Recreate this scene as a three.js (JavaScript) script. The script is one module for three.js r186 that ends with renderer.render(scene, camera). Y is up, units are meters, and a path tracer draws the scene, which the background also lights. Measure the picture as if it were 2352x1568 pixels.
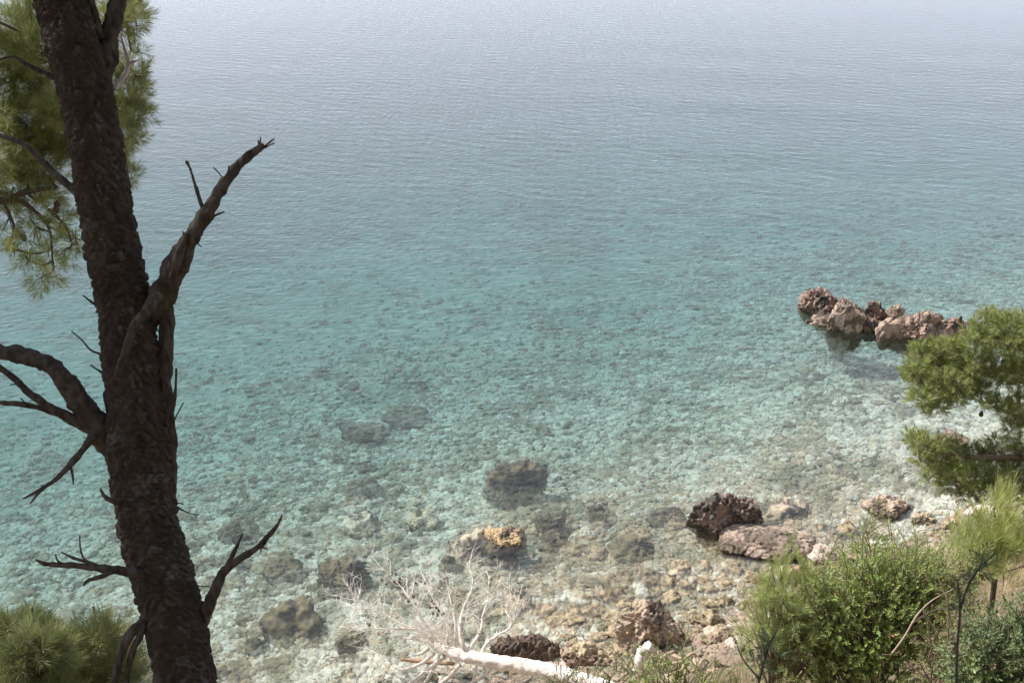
import * as THREE from 'three';
import { mergeGeometries, mergeVertices } from 'three/addons/utils/BufferGeometryUtils.js';
import { createNoise3D } from 'simplex-noise';

// ---------------------------------------------------------------- camera, sky, sun, exposure
const scene = new THREE.Scene();
const EYE = new THREE.Vector3(0, 12, 0), PITCH = THREE.MathUtils.degToRad(24);
const camera = new THREE.PerspectiveCamera(32, 1024 / 682, 0.1, 6000);
camera.position.copy(EYE);
camera.rotation.set(-PITCH, 0, 0);
camera.focus = 19;
camera.userData.fStop = 9;
const renderer = new THREE.WebGLRenderer({ antialias: true });
renderer.setSize(1024, 682);
renderer.toneMapping = THREE.LinearToneMapping;
renderer.toneMappingExposure = 1.43;
renderer.shadowMap.enabled = true;
renderer.shadowMap.type = THREE.PCFSoftShadowMap;

const SUN_AZ = THREE.MathUtils.degToRad(-57), SUN_EL = THREE.MathUtils.degToRad(48);   // azimuth from straight ahead, negative to the left
const toSun = new THREE.Vector3(Math.sin(SUN_AZ) * Math.cos(SUN_EL), Math.sin(SUN_EL), -Math.cos(SUN_AZ) * Math.cos(SUN_EL));
{
  const W = 512, H = 256, data = new Float32Array(W * H * 4);
  const hor = [1.17, 1.26, 1.48], zen = [0.04, 0.085, 0.18], sunc = [1.0, 0.97, 0.92];
  for (let j = 0; j < H; j++) {
    const el = ((j + 0.5) / H - 0.5) * Math.PI, y = Math.sin(el), t = Math.pow(Math.max(0, y), 0.56);
    for (let i = 0; i < W; i++) {
      const az = ((i + 0.5) / W - 0.5) * 2 * Math.PI, x = Math.cos(az) * Math.cos(el), z = Math.sin(az) * Math.cos(el);
      const c = x * toSun.x + y * toSun.y + z * toSun.z, glow = 0.55 * Math.exp((c - 1) * 1.7) + 0.4 * Math.exp((c - 1) * 28);
      for (let k = 0; k < 3; k++) data[(j * W + i) * 4 + k] = (hor[k] + (zen[k] - hor[k]) * t) * 0.95 + glow * sunc[k] * 0.75;
      data[(j * W + i) * 4 + 3] = 1;
    }
  }
  const sky = new THREE.DataTexture(data, W, H, THREE.RGBAFormat, THREE.FloatType);
  sky.mapping = THREE.EquirectangularReflectionMapping;
  sky.magFilter = sky.minFilter = THREE.LinearFilter;
  sky.needsUpdate = true;
  scene.background = sky;
  scene.environment = sky;
}
const sun = new THREE.DirectionalLight(new THREE.Color(1.0, 0.94, 0.86), 5);
sun.position.copy(toSun).multiplyScalar(60).add(new THREE.Vector3(0, 0, -20));
sun.target.position.set(0, 0, -20);
sun.castShadow = true;
sun.shadow.mapSize.set(4096, 4096);
Object.assign(sun.shadow.camera, { left: -40, right: 40, top: 40, bottom: -40, near: 1, far: 160 });
scene.add(sun, sun.target);

// ---------------------------------------------------------------- helpers
let seed = 7;
const reseed = (s) => { seed = s >>> 0; };
const rnd = () => { seed = (seed + 0x6D2B79F5) >>> 0; let t = seed; t = Math.imul(t ^ (t >>> 15), t | 1); t ^= t + Math.imul(t ^ (t >>> 7), t | 61); return ((t ^ (t >>> 14)) >>> 0) / 4294967296; };
const rr = (a, b) => a + (b - a) * rnd();
const gauss = () => (rnd() + rnd() + rnd() + rnd() - 2) * 0.87;
const sstep = (x, a, b) => { const t = Math.min(1, Math.max(0, (x - a) / (b - a))); return t * t * (3 - 2 * t); }, lerp = THREE.MathUtils.lerp, clamp = THREE.MathUtils.clamp;
const V = (x, y, z) => new THREE.Vector3(x, y, z);
reseed(11);
const n3 = createNoise3D(rnd);
const fbm = (x, y, z, o = 4) => { let s = 0, a = 0.5, f = 1; for (let i = 0; i < o; i++) { s += a * n3(x * f, y * f, z * f); a *= 0.5; f *= 2.03; } return s; };
const hash = (i, j, k, m) => { let h = (Math.imul(i, 374761393) + Math.imul(j, 668265263) + Math.imul(k, 2147483647 ^ 1274126177) + Math.imul(m, 974634533)) | 0; h = Math.imul(h ^ (h >>> 13), 1274126177); return ((h ^ (h >>> 16)) >>> 0) / 4294967296; };
function worley(x, y, z) {   // [nearest, second nearest, id of the nearest cell]
  const xi = Math.floor(x), yi = Math.floor(y), zi = Math.floor(z);
  let a = 9, b = 9, id = 0;
  for (let i = -1; i < 2; i++) for (let j = -1; j < 2; j++) for (let k = -1; k < 2; k++) {
    const cx = xi + i, cy = yi + j, cz = zi + k;
    const dx = cx + hash(cx, cy, cz, 1) - x, dy = cy + hash(cx, cy, cz, 2) - y, dz = cz + hash(cx, cy, cz, 3) - z, d = dx * dx + dy * dy + dz * dz;
    if (d < a) { b = a; a = d; id = hash(cx, cy, cz, 4); } else if (d < b) b = d;
  }
  return [Math.sqrt(a), Math.sqrt(b), id];
}
// the photograph's grid of 2352 x 1568 points as directions from the lens
const F = 784 / Math.tan(THREE.MathUtils.degToRad(16));
const FWD = V(0, -Math.sin(PITCH), -Math.cos(PITCH)), UPV = V(0, Math.cos(PITCH), -Math.sin(PITCH));
const ray = (u, v) => V((u - 1176) / F, 0, 0).addScaledVector(UPV, (784 - v) / F).add(FWD);
const P = (u, v, d) => ray(u, v).multiplyScalar(d).add(EYE);
const onY = (u, v, h) => { const r = ray(u, v); return r.multiplyScalar((h - EYE.y) / r.y).add(EYE); };
const depthOf = (p) => p.clone().sub(EYE).dot(FWD);

const taken = {};
const numbered = (n) => { const k = taken[n] = (taken[n] ?? -1) + 1; return k ? n + '_' + String(k).padStart(3, '0') : n; };
const shade = (o) => { o.traverse((m) => { if (m.isMesh) m.castShadow = m.receiveShadow = true; }); return o; };
function thing(name, label, category, pos, group) {
  const o = new THREE.Group();
  o.name = numbered(name); o.position.copy(pos); o.userData = { label, category };
  if (group) o.userData.group = group;
  scene.add(o);
  return o;
}
function part(name, geo, mat, parent, stuff) {   // geometry given in world space
  const m = new THREE.Mesh(geo, mat);
  m.name = name;
  if (parent) { geo.translate(-parent.position.x, -parent.position.y, -parent.position.z); parent.add(m); } else scene.add(m);
  m.castShadow = m.receiveShadow = true;
  if (stuff) m.userData.kind = 'stuff';
  return m;
}
function instances(name, geo, mat, list, parent, kind = 'stuff') {   // list of [Matrix4 in world, Color]
  const m = new THREE.InstancedMesh(geo, mat, list.length);
  m.name = name; m.castShadow = m.receiveShadow = true; m.userData.kind = kind;
  const off = parent ? new THREE.Matrix4().makeTranslation(-parent.position.x, -parent.position.y, -parent.position.z) : null, t = new THREE.Matrix4();
  list.forEach(([mx, c], i) => { m.setMatrixAt(i, off ? t.multiplyMatrices(off, mx) : mx); m.setColorAt(i, c); });
  (parent ?? scene).add(m);
  return m;
}
const mat = (o) => new THREE.MeshStandardMaterial({ roughness: 0.9, ...o });
const C = (r, g, b) => new THREE.Color().setRGB(r, g, b);

// a tapered limb through [point, radius] stations
function limb(st, { seg = 6, rad = 7, rough = 0.12, freq = 6, color = null, seedo = 0, twist = 0, fibre = 0 } = {}) {
  const pts = st.map((s) => s[0]), N = Math.max(2, (pts.length - 1) * seg);
  const curve = new THREE.CatmullRomCurve3(pts, false, 'centripetal');
  const pos = [], idx = [], col = [];
  let nrm = null, prev = null;
  for (let i = 0; i <= N; i++) {
    const t = i / N, p = curve.getPoint(t), tan = curve.getTangent(t);
    if (!nrm) { nrm = Math.abs(tan.y) < 0.9 ? V(0, 1, 0) : V(1, 0, 0); nrm.addScaledVector(tan, -nrm.dot(tan)).normalize(); }
    else { nrm.applyQuaternion(new THREE.Quaternion().setFromUnitVectors(prev, tan)); nrm.addScaledVector(tan, -nrm.dot(tan)).normalize(); }
    prev = tan.clone();
    const bin = tan.clone().cross(nrm), f = t * (st.length - 1), k = Math.min(st.length - 2, Math.floor(f)), r = lerp(st[k][1], st[k + 1][1], f - k);
    for (let j = 0; j < rad; j++) {
      const a = (j / rad) * Math.PI * 2 + twist * t, dx = nrm.clone().multiplyScalar(Math.cos(a)).addScaledVector(bin, Math.sin(a));
      const q = p.clone().addScaledVector(dx, r), n = rough ? fbm(q.x * freq + seedo, q.y * freq * 0.6, q.z * freq, 3) : 0;
      q.addScaledVector(dx, n * rough * r * 2 + (fibre ? fibre * r * (n3(Math.cos(a) * 2.2 + seedo, t * 5, Math.sin(a) * 2.2) + 0.6 * n3(Math.cos(a) * 5, t * 14, Math.sin(a) * 5)) : 0));
      pos.push(q.x, q.y, q.z);
      if (color) col.push(...color(q, n));
    }
  }
  const e = pos.length / 3, a = pts[0], b = pts[pts.length - 1];
  pos.push(a.x, a.y, a.z, b.x, b.y, b.z);
  if (color) col.push(...color(a, 0), ...color(b, 0));
  for (let i = 0; i < N; i++) for (let j = 0; j < rad; j++) {
    const A = i * rad + j, B = i * rad + (j + 1) % rad;
    idx.push(A, B, A + rad, B, B + rad, A + rad);
  }
  for (let j = 0; j < rad; j++) idx.push(e, (j + 1) % rad, j, e + 1, N * rad + j, N * rad + (j + 1) % rad);
  const g = new THREE.BufferGeometry();
  g.setAttribute('position', new THREE.Float32BufferAttribute(pos, 3));
  if (color) g.setAttribute('color', new THREE.Float32BufferAttribute(col, 3));
  g.setIndex(idx);
  g.computeVertexNormals();
  return g;
}
const orient = (() => { const q = new THREE.Quaternion(), q2 = new THREE.Quaternion(), up = V(0, 1, 0); return (p, dir, s, spin) => { q.setFromUnitVectors(up, dir); q2.setFromAxisAngle(up, spin); return new THREE.Matrix4().compose(p, q.multiply(q2), typeof s === 'number' ? V(s, s, s) : s); }; })();
const rdir = () => { const y = rr(-1, 1), a = rr(0, 6.2832), r = Math.sqrt(1 - y * y); return V(r * Math.cos(a), y, r * Math.sin(a)); };

// ---------------------------------------------------------------- the lie of the land
const SH = [[-400, 20], [-60, 6], [-30, -1], [-12, -7.2], [-4, -11.8], [0.5, -14.5], [3.5, -15.7], [6, -17.0], [8.5, -18.9], [11.2, -20.5], [15, -22.6], [22, -25.2], [40, -31], [90, -46], [400, -150]];
function shoreZ(x) {
  let i = 0;
  while (i < SH.length - 2 && x > SH[i + 1][0]) i++;
  const [x0, z0] = SH[i], [x1, z1] = SH[i + 1];
  const m0 = i ? (z1 - SH[i - 1][1]) / (x1 - SH[i - 1][0]) : (z1 - z0) / (x1 - x0), m1 = i < SH.length - 2 ? (SH[i + 2][1] - z0) / (SH[i + 2][0] - x0) : (z1 - z0) / (x1 - x0);
  const t = clamp((x - x0) / (x1 - x0), -1, 2), h = x1 - x0, t2 = t * t, t3 = t2 * t;
  return [(2 * t3 - 3 * t2 + 1) * z0 + (t3 - 2 * t2 + t) * h * m0 + (-2 * t3 + 3 * t2) * z1 + (t3 - t2) * h * m1, lerp(m0, m1, t)];
}
const curveAt = (tab, x) => { let i = 0; while (i < tab.length - 2 && x > tab[i + 1][0]) i++; return lerp(tab[i][1], tab[i + 1][1], clamp((x - tab[i][0]) / (tab[i + 1][0] - tab[i][0]), 0, 1)); };
const DEEP = [[0, 0], [1.5, 0.16], [4, 0.58], [8, 1.4], [14, 2.4], [22, 3.1], [35, 4.1], [60, 5.2], [120, 6.6], [400, 9], [2000, 12]];
const RISE = [[0, 0], [0.8, 0.22], [1.6, 0.7], [13.8, 10.4], [17, 11.6], [30, 24], [70, 62], [200, 130]];
const inland = (x, z) => { const [s, m] = shoreZ(x); return (z - s) / Math.sqrt(1 + m * m); };
function ground(x, z) {
  const s = inland(x, z);
  if (s < 0) {
    const d = curveAt(DEEP, -s), k = sstep(-s, 0, 3);
    return -d + k * (0.16 * fbm(x * 0.35, 3.1, z * 0.35, 4) + 0.05 * n3(x * 1.6, 9, z * 1.6)) + (1 - k) * 0.06 * n3(x * 1.3, 4, z * 1.3);
  }
  const k = sstep(s, 0.5, 3);
  return curveAt(RISE, s) + k * (0.35 * fbm(x * 0.4, 17.1, z * 0.4, 4)) + 0.05 * n3(x * 1.3, 4, z * 1.3);
}
function G(u, v, lift = 0) {   // where a line of sight meets the land
  const r = ray(u, v);
  let t = 2;
  for (; t < 400; t += 0.04 + t * 0.002) { const x = r.x * t, y = EYE.y + r.y * t, z = r.z * t; if (y < ground(x, z) + lift) break; }
  return V(r.x * t, EYE.y + r.y * t, r.z * t);
}

const axis = (knots) => { const out = [knots[0][0]]; for (let i = 0; i + 1 < knots.length; i++) { const [a, sa] = knots[i], [b, sb] = knots[i + 1]; let x = a; while (x < b - 1e-6) { const s = lerp(sa, sb, (x - a) / (b - a)); x += s; if (x > b - s * 0.5) x = b; out.push(x); } } return out; };
function sheet(xs, zs, h, color) {
  const nx = xs.length, nz = zs.length, pos = new Float32Array(nx * nz * 3), uv = new Float32Array(nx * nz * 2), col = color && new Float32Array(nx * nz * 3), idx = [];
  for (let j = 0; j < nz; j++) for (let i = 0; i < nx; i++) {
    const k = j * nx + i, x = xs[i], z = zs[j], y = h(x, z, i, j);
    pos.set([x, y, z], k * 3); uv.set([x, -z], k * 2);
    if (col) col.set(color(x, y, z), k * 3);
    if (i && j) idx.push(k - nx - 1, k - 1, k - nx, k - nx, k - 1, k);
  }
  const g = new THREE.BufferGeometry();
  g.setAttribute('position', new THREE.BufferAttribute(pos, 3));
  g.setAttribute('uv', new THREE.BufferAttribute(uv, 2));
  if (col) g.setAttribute('color', new THREE.BufferAttribute(col, 3));
  g.setIndex(idx);
  g.computeVertexNormals();
  return g;
}
{
  const xs = axis([[-1500, 200], [-60, 6], [-14, 0.3], [-10, 0.13], [13, 0.13], [18, 0.4], [60, 6], [1500, 200]]), zs = axis([[-2500, 300], [-120, 8], [-60, 0.8], [-46, 0.3], [-36, 0.18], [-28, 0.13], [-7, 0.14], [0, 0.4], [14, 1], [60, 10]]);
  const geo = sheet(xs, zs, ground, (x, y, z) => {
    const s = inland(x, z), a = fbm(x * 0.5, 2, z * 0.5, 4), b = fbm(x * 2.2, 5, z * 2.2, 3), c = n3(x * 5, 8, z * 5);
    if (s < 0.15) {   // pale pebbles and sand, with olive weed on them in places
      const weed = sstep(0.7 * a + 0.6 * fbm(x * 0.16, 33, z * 0.16, 3) + b * 0.3, 0.02, 0.34) * 0.75, k = 1 + 0.35 * b + 0.22 * c + 0.2 * n3(x * 2.6, 18, z * 2.6);
      return [lerp(0.355, 0.13, weed) * k, lerp(0.36, 0.145, weed) * k, lerp(0.30, 0.10, weed) * k];
    }
    const k = 1 + 0.35 * b + 0.25 * c, dry = sstep(a + 0.2 * c, -0.2, 0.35), beach = sstep(s, 2.2, 0.6);
    return [lerp(lerp(0.10, 0.15, dry), 0.24, beach) * k, lerp(lerp(0.075, 0.12, dry), 0.185, beach) * k, lerp(lerp(0.045, 0.07, dry), 0.135, beach) * k];
  });
  const m = part('ground', geo, mat({ vertexColors: true, roughness: 0.95 }));
  m.userData.kind = 'structure';
}

// ---------------------------------------------------------------- the sea: a rippled surface over clear, tinted water
function ripples(N, L, waves) {   // heights of a tile of L metres in -1..1 and the metres that 1 stands for
  const h = new Float32Array(N * N);
  for (const [kx, kz, amp, ph] of waves) {
    const cs = new Float32Array(N), sn = new Float32Array(N);
    for (let i = 0; i < N; i++) { const a = (2 * Math.PI * kx * i) / N; cs[i] = Math.cos(a); sn[i] = Math.sin(a); }
    for (let j = 0; j < N; j++) {
      const b = (2 * Math.PI * kz * j) / N + ph, cb = Math.cos(b) * amp, sb = Math.sin(b) * amp, o = j * N;
      for (let i = 0; i < N; i++) h[o + i] += cs[i] * cb - sn[i] * sb;
    }
  }
  return h;
}
function waveSet(L, n, l0, l1, dir, spread, slope) {
  const out = [];
  for (let i = 0; i < n; i++) {
    const lam = l0 * Math.pow(l1 / l0, (i + rnd()) / n), a = dir + gauss() * spread, kx = Math.round((Math.cos(a) * L) / lam), kz = Math.round((Math.sin(a) * L) / lam);
    if (!kx && !kz) continue;
    const k = (2 * Math.PI * Math.hypot(kx, kz)) / L;
    out.push([kx, kz, (slope / k) * Math.sqrt(2 / n) * rr(0.6, 1.4), rr(0, 6.283)]);
  }
  return out;
}
reseed(91);
const WIND = THREE.MathUtils.degToRad(78);
let normalTex, bumpTex, bumpMetres;
{
  const N = 2048, L = 31, h = ripples(N, L, waveSet(L, 130, 0.17, 1.0, WIND, 0.9, 0.021)), d = new Uint8Array(N * N * 4), e = L / N;
  for (let j = 0; j < N; j++) for (let i = 0; i < N; i++) {
    const sx = (h[j * N + (i + 1) % N] - h[j * N + (i + N - 1) % N]) / (2 * e), sz = (h[((j + 1) % N) * N + i] - h[((j + N - 1) % N) * N + i]) / (2 * e);
    const l = 1 / Math.sqrt(1 + sx * sx + sz * sz), o = (j * N + i) * 4;
    d[o] = 127.5 * (1 - sx * l) + 0.5; d[o + 1] = 127.5 * (1 - sz * l) + 0.5; d[o + 2] = 127.5 * (1 + l); d[o + 3] = 255;
  }
  normalTex = new THREE.DataTexture(d, N, N);
  normalTex.repeat.set(1 / L, 1 / L);
  const M = 1024, L2 = 5.3, w = ripples(M, L2, waveSet(L2, 90, 0.06, 0.36, WIND + 0.4, 1.0, 0.045)), q = new Uint8Array(M * M * 4);
  let top = 0;
  for (const x of w) top = Math.max(top, Math.abs(x));
  for (let i = 0; i < M * M; i++) { q[i * 4] = q[i * 4 + 1] = q[i * 4 + 2] = 127.5 + (w[i] / top) * 127; q[i * 4 + 3] = 255; }
  bumpMetres = top * 2;
  bumpTex = new THREE.DataTexture(q, M, M);
  bumpTex.repeat.set(1 / L2, 1 / L2);
  bumpTex.rotation = 0.3;
  for (const t of [normalTex, bumpTex]) { t.wrapS = t.wrapT = THREE.RepeatWrapping; t.magFilter = THREE.LinearFilter; t.minFilter = THREE.LinearMipmapLinearFilter; t.generateMipmaps = true; t.needsUpdate = true; }
}
{
  const sea = new THREE.Group();
  sea.name = 'sea'; sea.userData = { kind: 'structure' };
  scene.add(sea);
  const xs = axis([[-2000, 250], [-80, 5], [-30, 0.5], [-14, 0.24], [20, 0.24], [36, 0.5], [90, 5], [2000, 250]]), zs = axis([[-3000, 300], [-150, 5], [-70, 0.6], [-40, 0.24], [-9, 0.22], [0, 1], [30, 10]]);
  const sw = [];
  reseed(5);
  for (let i = 0; i < 9; i++) { const lam = rr(2.2, 9), a = WIND + gauss() * 0.7; sw.push([Math.cos(a) * 6.283 / lam, Math.sin(a) * 6.283 / lam, 0.0004 * lam, rr(0, 6.28)]); }
  const h = (x, z, i, j) => {
    const near = clamp(1 - Math.max(xs[Math.min(i + 1, xs.length - 1)] - xs[i] - 0.25, zs[Math.min(j + 1, zs.length - 1)] - zs[j] - 0.25) / 0.6, 0, 1);
    let y = 0;
    if (near) for (const [a, b, c, p] of sw) y += c * Math.sin(a * x - b * z + p);
    return y * near * (0.75 + 0.5 * n3(x * 0.06, 1, z * 0.06));
  };
  const g = sheet(xs, zs, h);
  const film = new THREE.MeshPhysicalMaterial({ color: 0xffffff, roughness: 0.03, transmission: 1, thickness: 0, ior: 1.333, normalMap: normalTex, normalScale: new THREE.Vector2(1, 1), bumpMap: bumpTex, bumpScale: bumpMetres });
  const body = new THREE.MeshPhysicalMaterial({ color: 0xffffff, roughness: 0, transmission: 1, thickness: 5, ior: 1.333, attenuationColor: C(0.47, 0.67, 0.69), attenuationDistance: 4.1, transparent: true, opacity: 0.28, normalMap: normalTex, bumpMap: bumpTex, bumpScale: bumpMetres });
  const a = part('surface', g, film, sea), b = part('water', g.clone().translate(0, -0.006, 0), body, sea);
  a.userData.kind = b.userData.kind = 'structure';
}

// ---------------------------------------------------------------- rocks
const icoCache = {};
function ico(detail) {
  if (!icoCache[detail]) { const g = new THREE.IcosahedronGeometry(1, detail); g.deleteAttribute('uv'); g.deleteAttribute('normal'); icoCache[detail] = mergeVertices(g, 1e-5); }
  return icoCache[detail].clone();
}
const PINK = [0.39, 0.30, 0.23], BROWN = [0.135, 0.105, 0.083], CHAR = [0.072, 0.062, 0.055], TAN = [0.40, 0.325, 0.22], PALE = [0.51, 0.43, 0.365], OLIVE = [0.145, 0.135, 0.062];
const mix3 = (a, b, t) => [lerp(a[0], b[0], t), lerp(a[1], b[1], t), lerp(a[2], b[2], t)];
function rockShape(s, { detail = 26, lump = 0.3, crag = 0.2, pit = 0.07, block = 0, strata = 0, dip = 0.6, light = PINK, dark = BROWN, share = 0.5, weed = 0, ax = 1, ay = 1, az = 1, peak = 0, cuts = 13 } = {}) {
  const g = ico(detail), p = g.attributes.position, col = new Float32Array(p.count * 3), d = V(0, 0, 0), nn = V(0, 0, 0), by = ay / ax, bz = az / ax, planes = [];
  for (let i = 0; i < cuts; i++) { const y = hash(i, Math.round(s * 997), 3, 5) * 1.7 - 0.7, a = hash(i, Math.round(s * 997), 7, 6) * 6.283, q = Math.sqrt(Math.max(0, 1 - y * y)); planes.push([q * Math.cos(a), y, q * Math.sin(a), 0.66 + 0.26 * hash(i, Math.round(s * 997), 11, 7)]); }
  for (let i = 0; i < p.count; i++) {   // worked out for a rock one unit wide, then scaled evenly
    d.fromBufferAttribute(p, i);
    nn.set(d.x, d.y / by, d.z / bz).normalize();
    let r = 1;
    if (block) { const m = Math.max(Math.abs(d.x), Math.abs(d.y), Math.abs(d.z)); r = lerp(1, 0.78 / m, block); }
    if (peak) r *= 1 + peak * Math.max(0, d.y) ** 3 - peak * 0.5 * (1 - Math.abs(d.y)) * Math.max(0, d.y);
    for (const [a, b, c, m] of planes) { const k = d.x * a + d.y * b + d.z * c; if (k * r > m) r = m / k; }   // broken faces
    const X = d.x * r, Y = d.y * r * by, Z = d.z * r * bz, x = X + s * 3.17, y = Y + s * 1.31, z = Z + s * 2.23;
    let h = lump * 0.8 * fbm(x * 1.2, y * 1.2, z * 1.2, 3);
    const wx = x + 0.12 * n3(x * 3, y * 3, z * 3), wy = y + 0.12 * n3(x * 3 + 9, y * 3, z * 3), [f1, f2, id] = worley(wx * 2.3, wy * 2.3, z * 2.3), cut = sstep(f2 - f1, 0, 0.16);
    h += crag * (0.75 * (id - 0.5) * cut + 0.22 * (0.5 - f1) - 0.16 * (1 - cut));
    if (strata) { const q = (y * Math.cos(dip) + x * Math.sin(dip) + 0.4 * z) * 6 + 1.3 * n3(x * 1.9, y * 1.9, z * 1.9), w = ((q % 1) + 1) % 1; h += strata * (w < 0.7 ? w / 0.7 : (1 - w) / 0.3) * 0.55; }
    const [e1, e2, ed] = worley(wx * 5.6, wy * 5.6, z * 5.6), rg = 1 - Math.abs(n3(x * 4.2, y * 4.2, z * 4.2));
    h += pit * (0.5 * (ed - 0.5) * sstep(e2 - e1, 0, 0.25) + 0.55 * (rg * rg - 0.5) + 0.6 * fbm(x * 7, y * 7, z * 7, 3));
    h *= clamp(Math.pow(by * 1.25, 0.9), 0.25, 1);
    p.setXYZ(i, (X + nn.x * h) * ax, (Y + nn.y * h) * ax, (Z + nn.z * h) * ax);
    const t = sstep(fbm(x * 1.5 + 7, y * 1.5, z * 1.5, 4) + 0.2 * n3(x * 9, y * 9, z * 9), 0.28 - share * 0.62, 0.52 - share * 0.62);
    let c = mix3(light, dark, t);
    if (weed) c = mix3(c, OLIVE, weed * sstep(fbm(x * 2.2 + 31, y * 2.2, z * 2.2, 3), -0.12, 0.3));
    const k = 1 + 0.3 * n3(x * 14, y * 14, z * 14) + 0.2 * n3(x * 5, y * 5, z * 5);
    col.set([c[0] * k, c[1] * k, c[2] * k], i * 3);
  }
  g.setAttribute('color', new THREE.BufferAttribute(col, 3));
  g.computeVertexNormals();
  return g;
}
const rockMat = mat({ vertexColors: true, roughness: 0.93 });
// a rock that spans u0..u1 and reaches v0..v1 in the photograph's grid; its foot stands at height h
function rock(name, label, u0, u1, v0, v1, opt = {}, { h = 0, sink = 0.5, deep = 0.85, group, category = 'rock', turn = 0, roll = 0, on = null } = {}) {
  const uc = (u0 + u1) / 2, foot = on ? G(uc, v1) : onY(uc, v1, h), D = depthOf(foot);
  let a = ((u1 - u0) / 2) * D / F, b = a * 0.7, x = foot.x, z = foot.z - a * deep;
  const sd = rnd() * 40 + 1, q = V(0, 0, 0);
  let g, p, asp = 0.6;
  b = a;
  sink = Math.max(0.46, sink + 0.14);
  for (let it = 0; it < 14; it++) {   // size and place the rock so that what shows of it spans the box
    if (it === 0 || it === 6) { if (it) { asp = clamp(asp * b / a, 0.25, 1.5); b = a; } g = rockShape(sd, { ...opt, ax: 1, ay: asp, az: deep }); p = g.attributes.position; g.rotateZ(roll).rotateY(turn); }
    let ua = 1e9, ub = -1e9, va = 1e9, vb = -1e9;
    for (let i = 0; i < p.count; i++) {
      q.set(x + p.getX(i) * a, foot.y + (p.getY(i) + (1 - 2 * sink) * asp) * b, z + p.getZ(i) * a);
      if (q.y < foot.y - 0.01) continue;
      q.sub(EYE);
      const d = q.dot(FWD), u = 1176 + (q.x / d) * F, v = 784 - (q.dot(UPV) / d) * F;
      ua = Math.min(ua, u); ub = Math.max(ub, u); va = Math.min(va, v); vb = Math.max(vb, v);
    }
    a *= clamp((u1 - u0) / (ub - ua), 0.7, 1.4);
    x += ((uc - (ua + ub) / 2) * D) / F;
    b = clamp(b + ((va - v0) - (vb - v1)) * D / F * 0.5 / asp, a * 0.3, a * 2.5);
    z += ((v1 - vb) * D) / F * 0.9;
  }
  g.scale(a, b, a);
  const cy = foot.y + b * asp * (1 - 2 * sink), col = g.attributes.color;
  if (!on) for (let i = 0; i < p.count; i++) {   // the black zone that weed and tar leave round the waterline
    const X = p.getX(i) + x, Y = p.getY(i) + cy, Z = p.getZ(i) + z, t = 0.8 * sstep(Y - foot.y + 0.1 * n3(X * 2.5, 2, Z * 2.5) + 0.06 * n3(X * 9, Y * 9, Z * 9), 0.1, -0.02);
    col.setXYZ(i, lerp(col.getX(i), 0.07, t), lerp(col.getY(i), 0.058, t), lerp(col.getZ(i), 0.035, t));
  }
  g.computeVertexNormals();
  const m = new THREE.Mesh(g, rockMat);
  m.position.set(x, cy, z);
  m.name = numbered(name); m.userData = { label, category };
  if (group) m.userData.group = group;
  m.castShadow = m.receiveShadow = true;
  scene.add(m);
  return m;
}
reseed(401);
rock('boulder', 'charcoal rounded boulder rising from the shallows, the taller of the neighbouring pair', 1575, 1757, 1130, 1226, { detail: 46, light: [0.24, 0.175, 0.15], dark: CHAR, share: 0.6, crag: 0.24, pit: 0.11, lump: 0.22 }, { deep: 0.6, sink: 0.3, roll: -0.05 });
rock('boulder', 'long pinkish brown boulder with slanting ridges, the nearer of the neighbouring pair', 1652, 1876, 1197, 1292, { detail: 46, light: [0.31, 0.24, 0.195], dark: BROWN, share: 0.55, strata: 0.14, dip: 0.9, crag: 0.16, pit: 0.09, lump: 0.2 }, { deep: 0.62, sink: 0.3 });
rock('rock', 'rough brown rock standing alone in the shallows below the right pine', 1978, 2092, 1134, 1192, { detail: 38, light: PINK, dark: BROWN, share: 0.6, pit: 0.13, crag: 0.26 }, { deep: 0.7, sink: 0.36 });
rock('rock', 'pale pink rock lying against the ridged boulder', 1838, 1932, 1247, 1296, { light: PALE, dark: PINK, share: 0.35, pit: 0.1 }, { sink: 0.35 });
rock('rock', 'small tan rock awash between the lone brown rock and the driftwood', 2094, 2154, 1172, 1206, { light: TAN, dark: BROWN, share: 0.45, pit: 0.1 }, { sink: 0.42 });
rock('rock', 'small orange tan rock at the edge of the pale shallows', 2160, 2212, 1188, 1224, { light: TAN, dark: [0.3, 0.19, 0.11], share: 0.4, pit: 0.1 }, { sink: 0.42 });
rock('rock', 'brown flat rock behind the tip of the green shrub', 2095, 2192, 1238, 1276, { light: PINK, dark: BROWN, share: 0.6, pit: 0.1 }, { sink: 0.4 });
rock('rock', 'tall pointed knobbly pink rock on the shore', 1408, 1574, 1374, 1512, { detail: 48, light: [0.37, 0.285, 0.215], dark: [0.12, 0.09, 0.07], share: 0.58, pit: 0.09, crag: 0.15, lump: 0.2, peak: 0.5, cuts: 17 }, { h: 0.05, deep: 0.5, sink: 0.3 });
rock('rock', 'dark reddish brown rounded rock behind the white fallen trunk', 1124, 1296, 1452, 1532, { detail: 46, light: [0.16, 0.11, 0.078], dark: [0.07, 0.052, 0.042], share: 0.55, crag: 0.34, pit: 0.18, lump: 0.34 }, { deep: 0.42, sink: 0.3 });
rock('rock', 'low flat brown rock between the pointed rock and the reddish one', 1286, 1430, 1468, 1548, { detail: 40, light: TAN, dark: [0.17, 0.115, 0.085], share: 0.55, pit: 0.12, lump: 0.34, crag: 0.32 }, { deep: 0.6, sink: 0.34 });
rock('rock', 'tan crusted rock just breaking the water in the clear shallows', 1104, 1206, 1207, 1256, { detail: 38, light: [0.42, 0.31, 0.18], dark: BROWN, share: 0.5, pit: 0.16, crag: 0.3 }, { deep: 0.8, sink: 0.55 });
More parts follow.
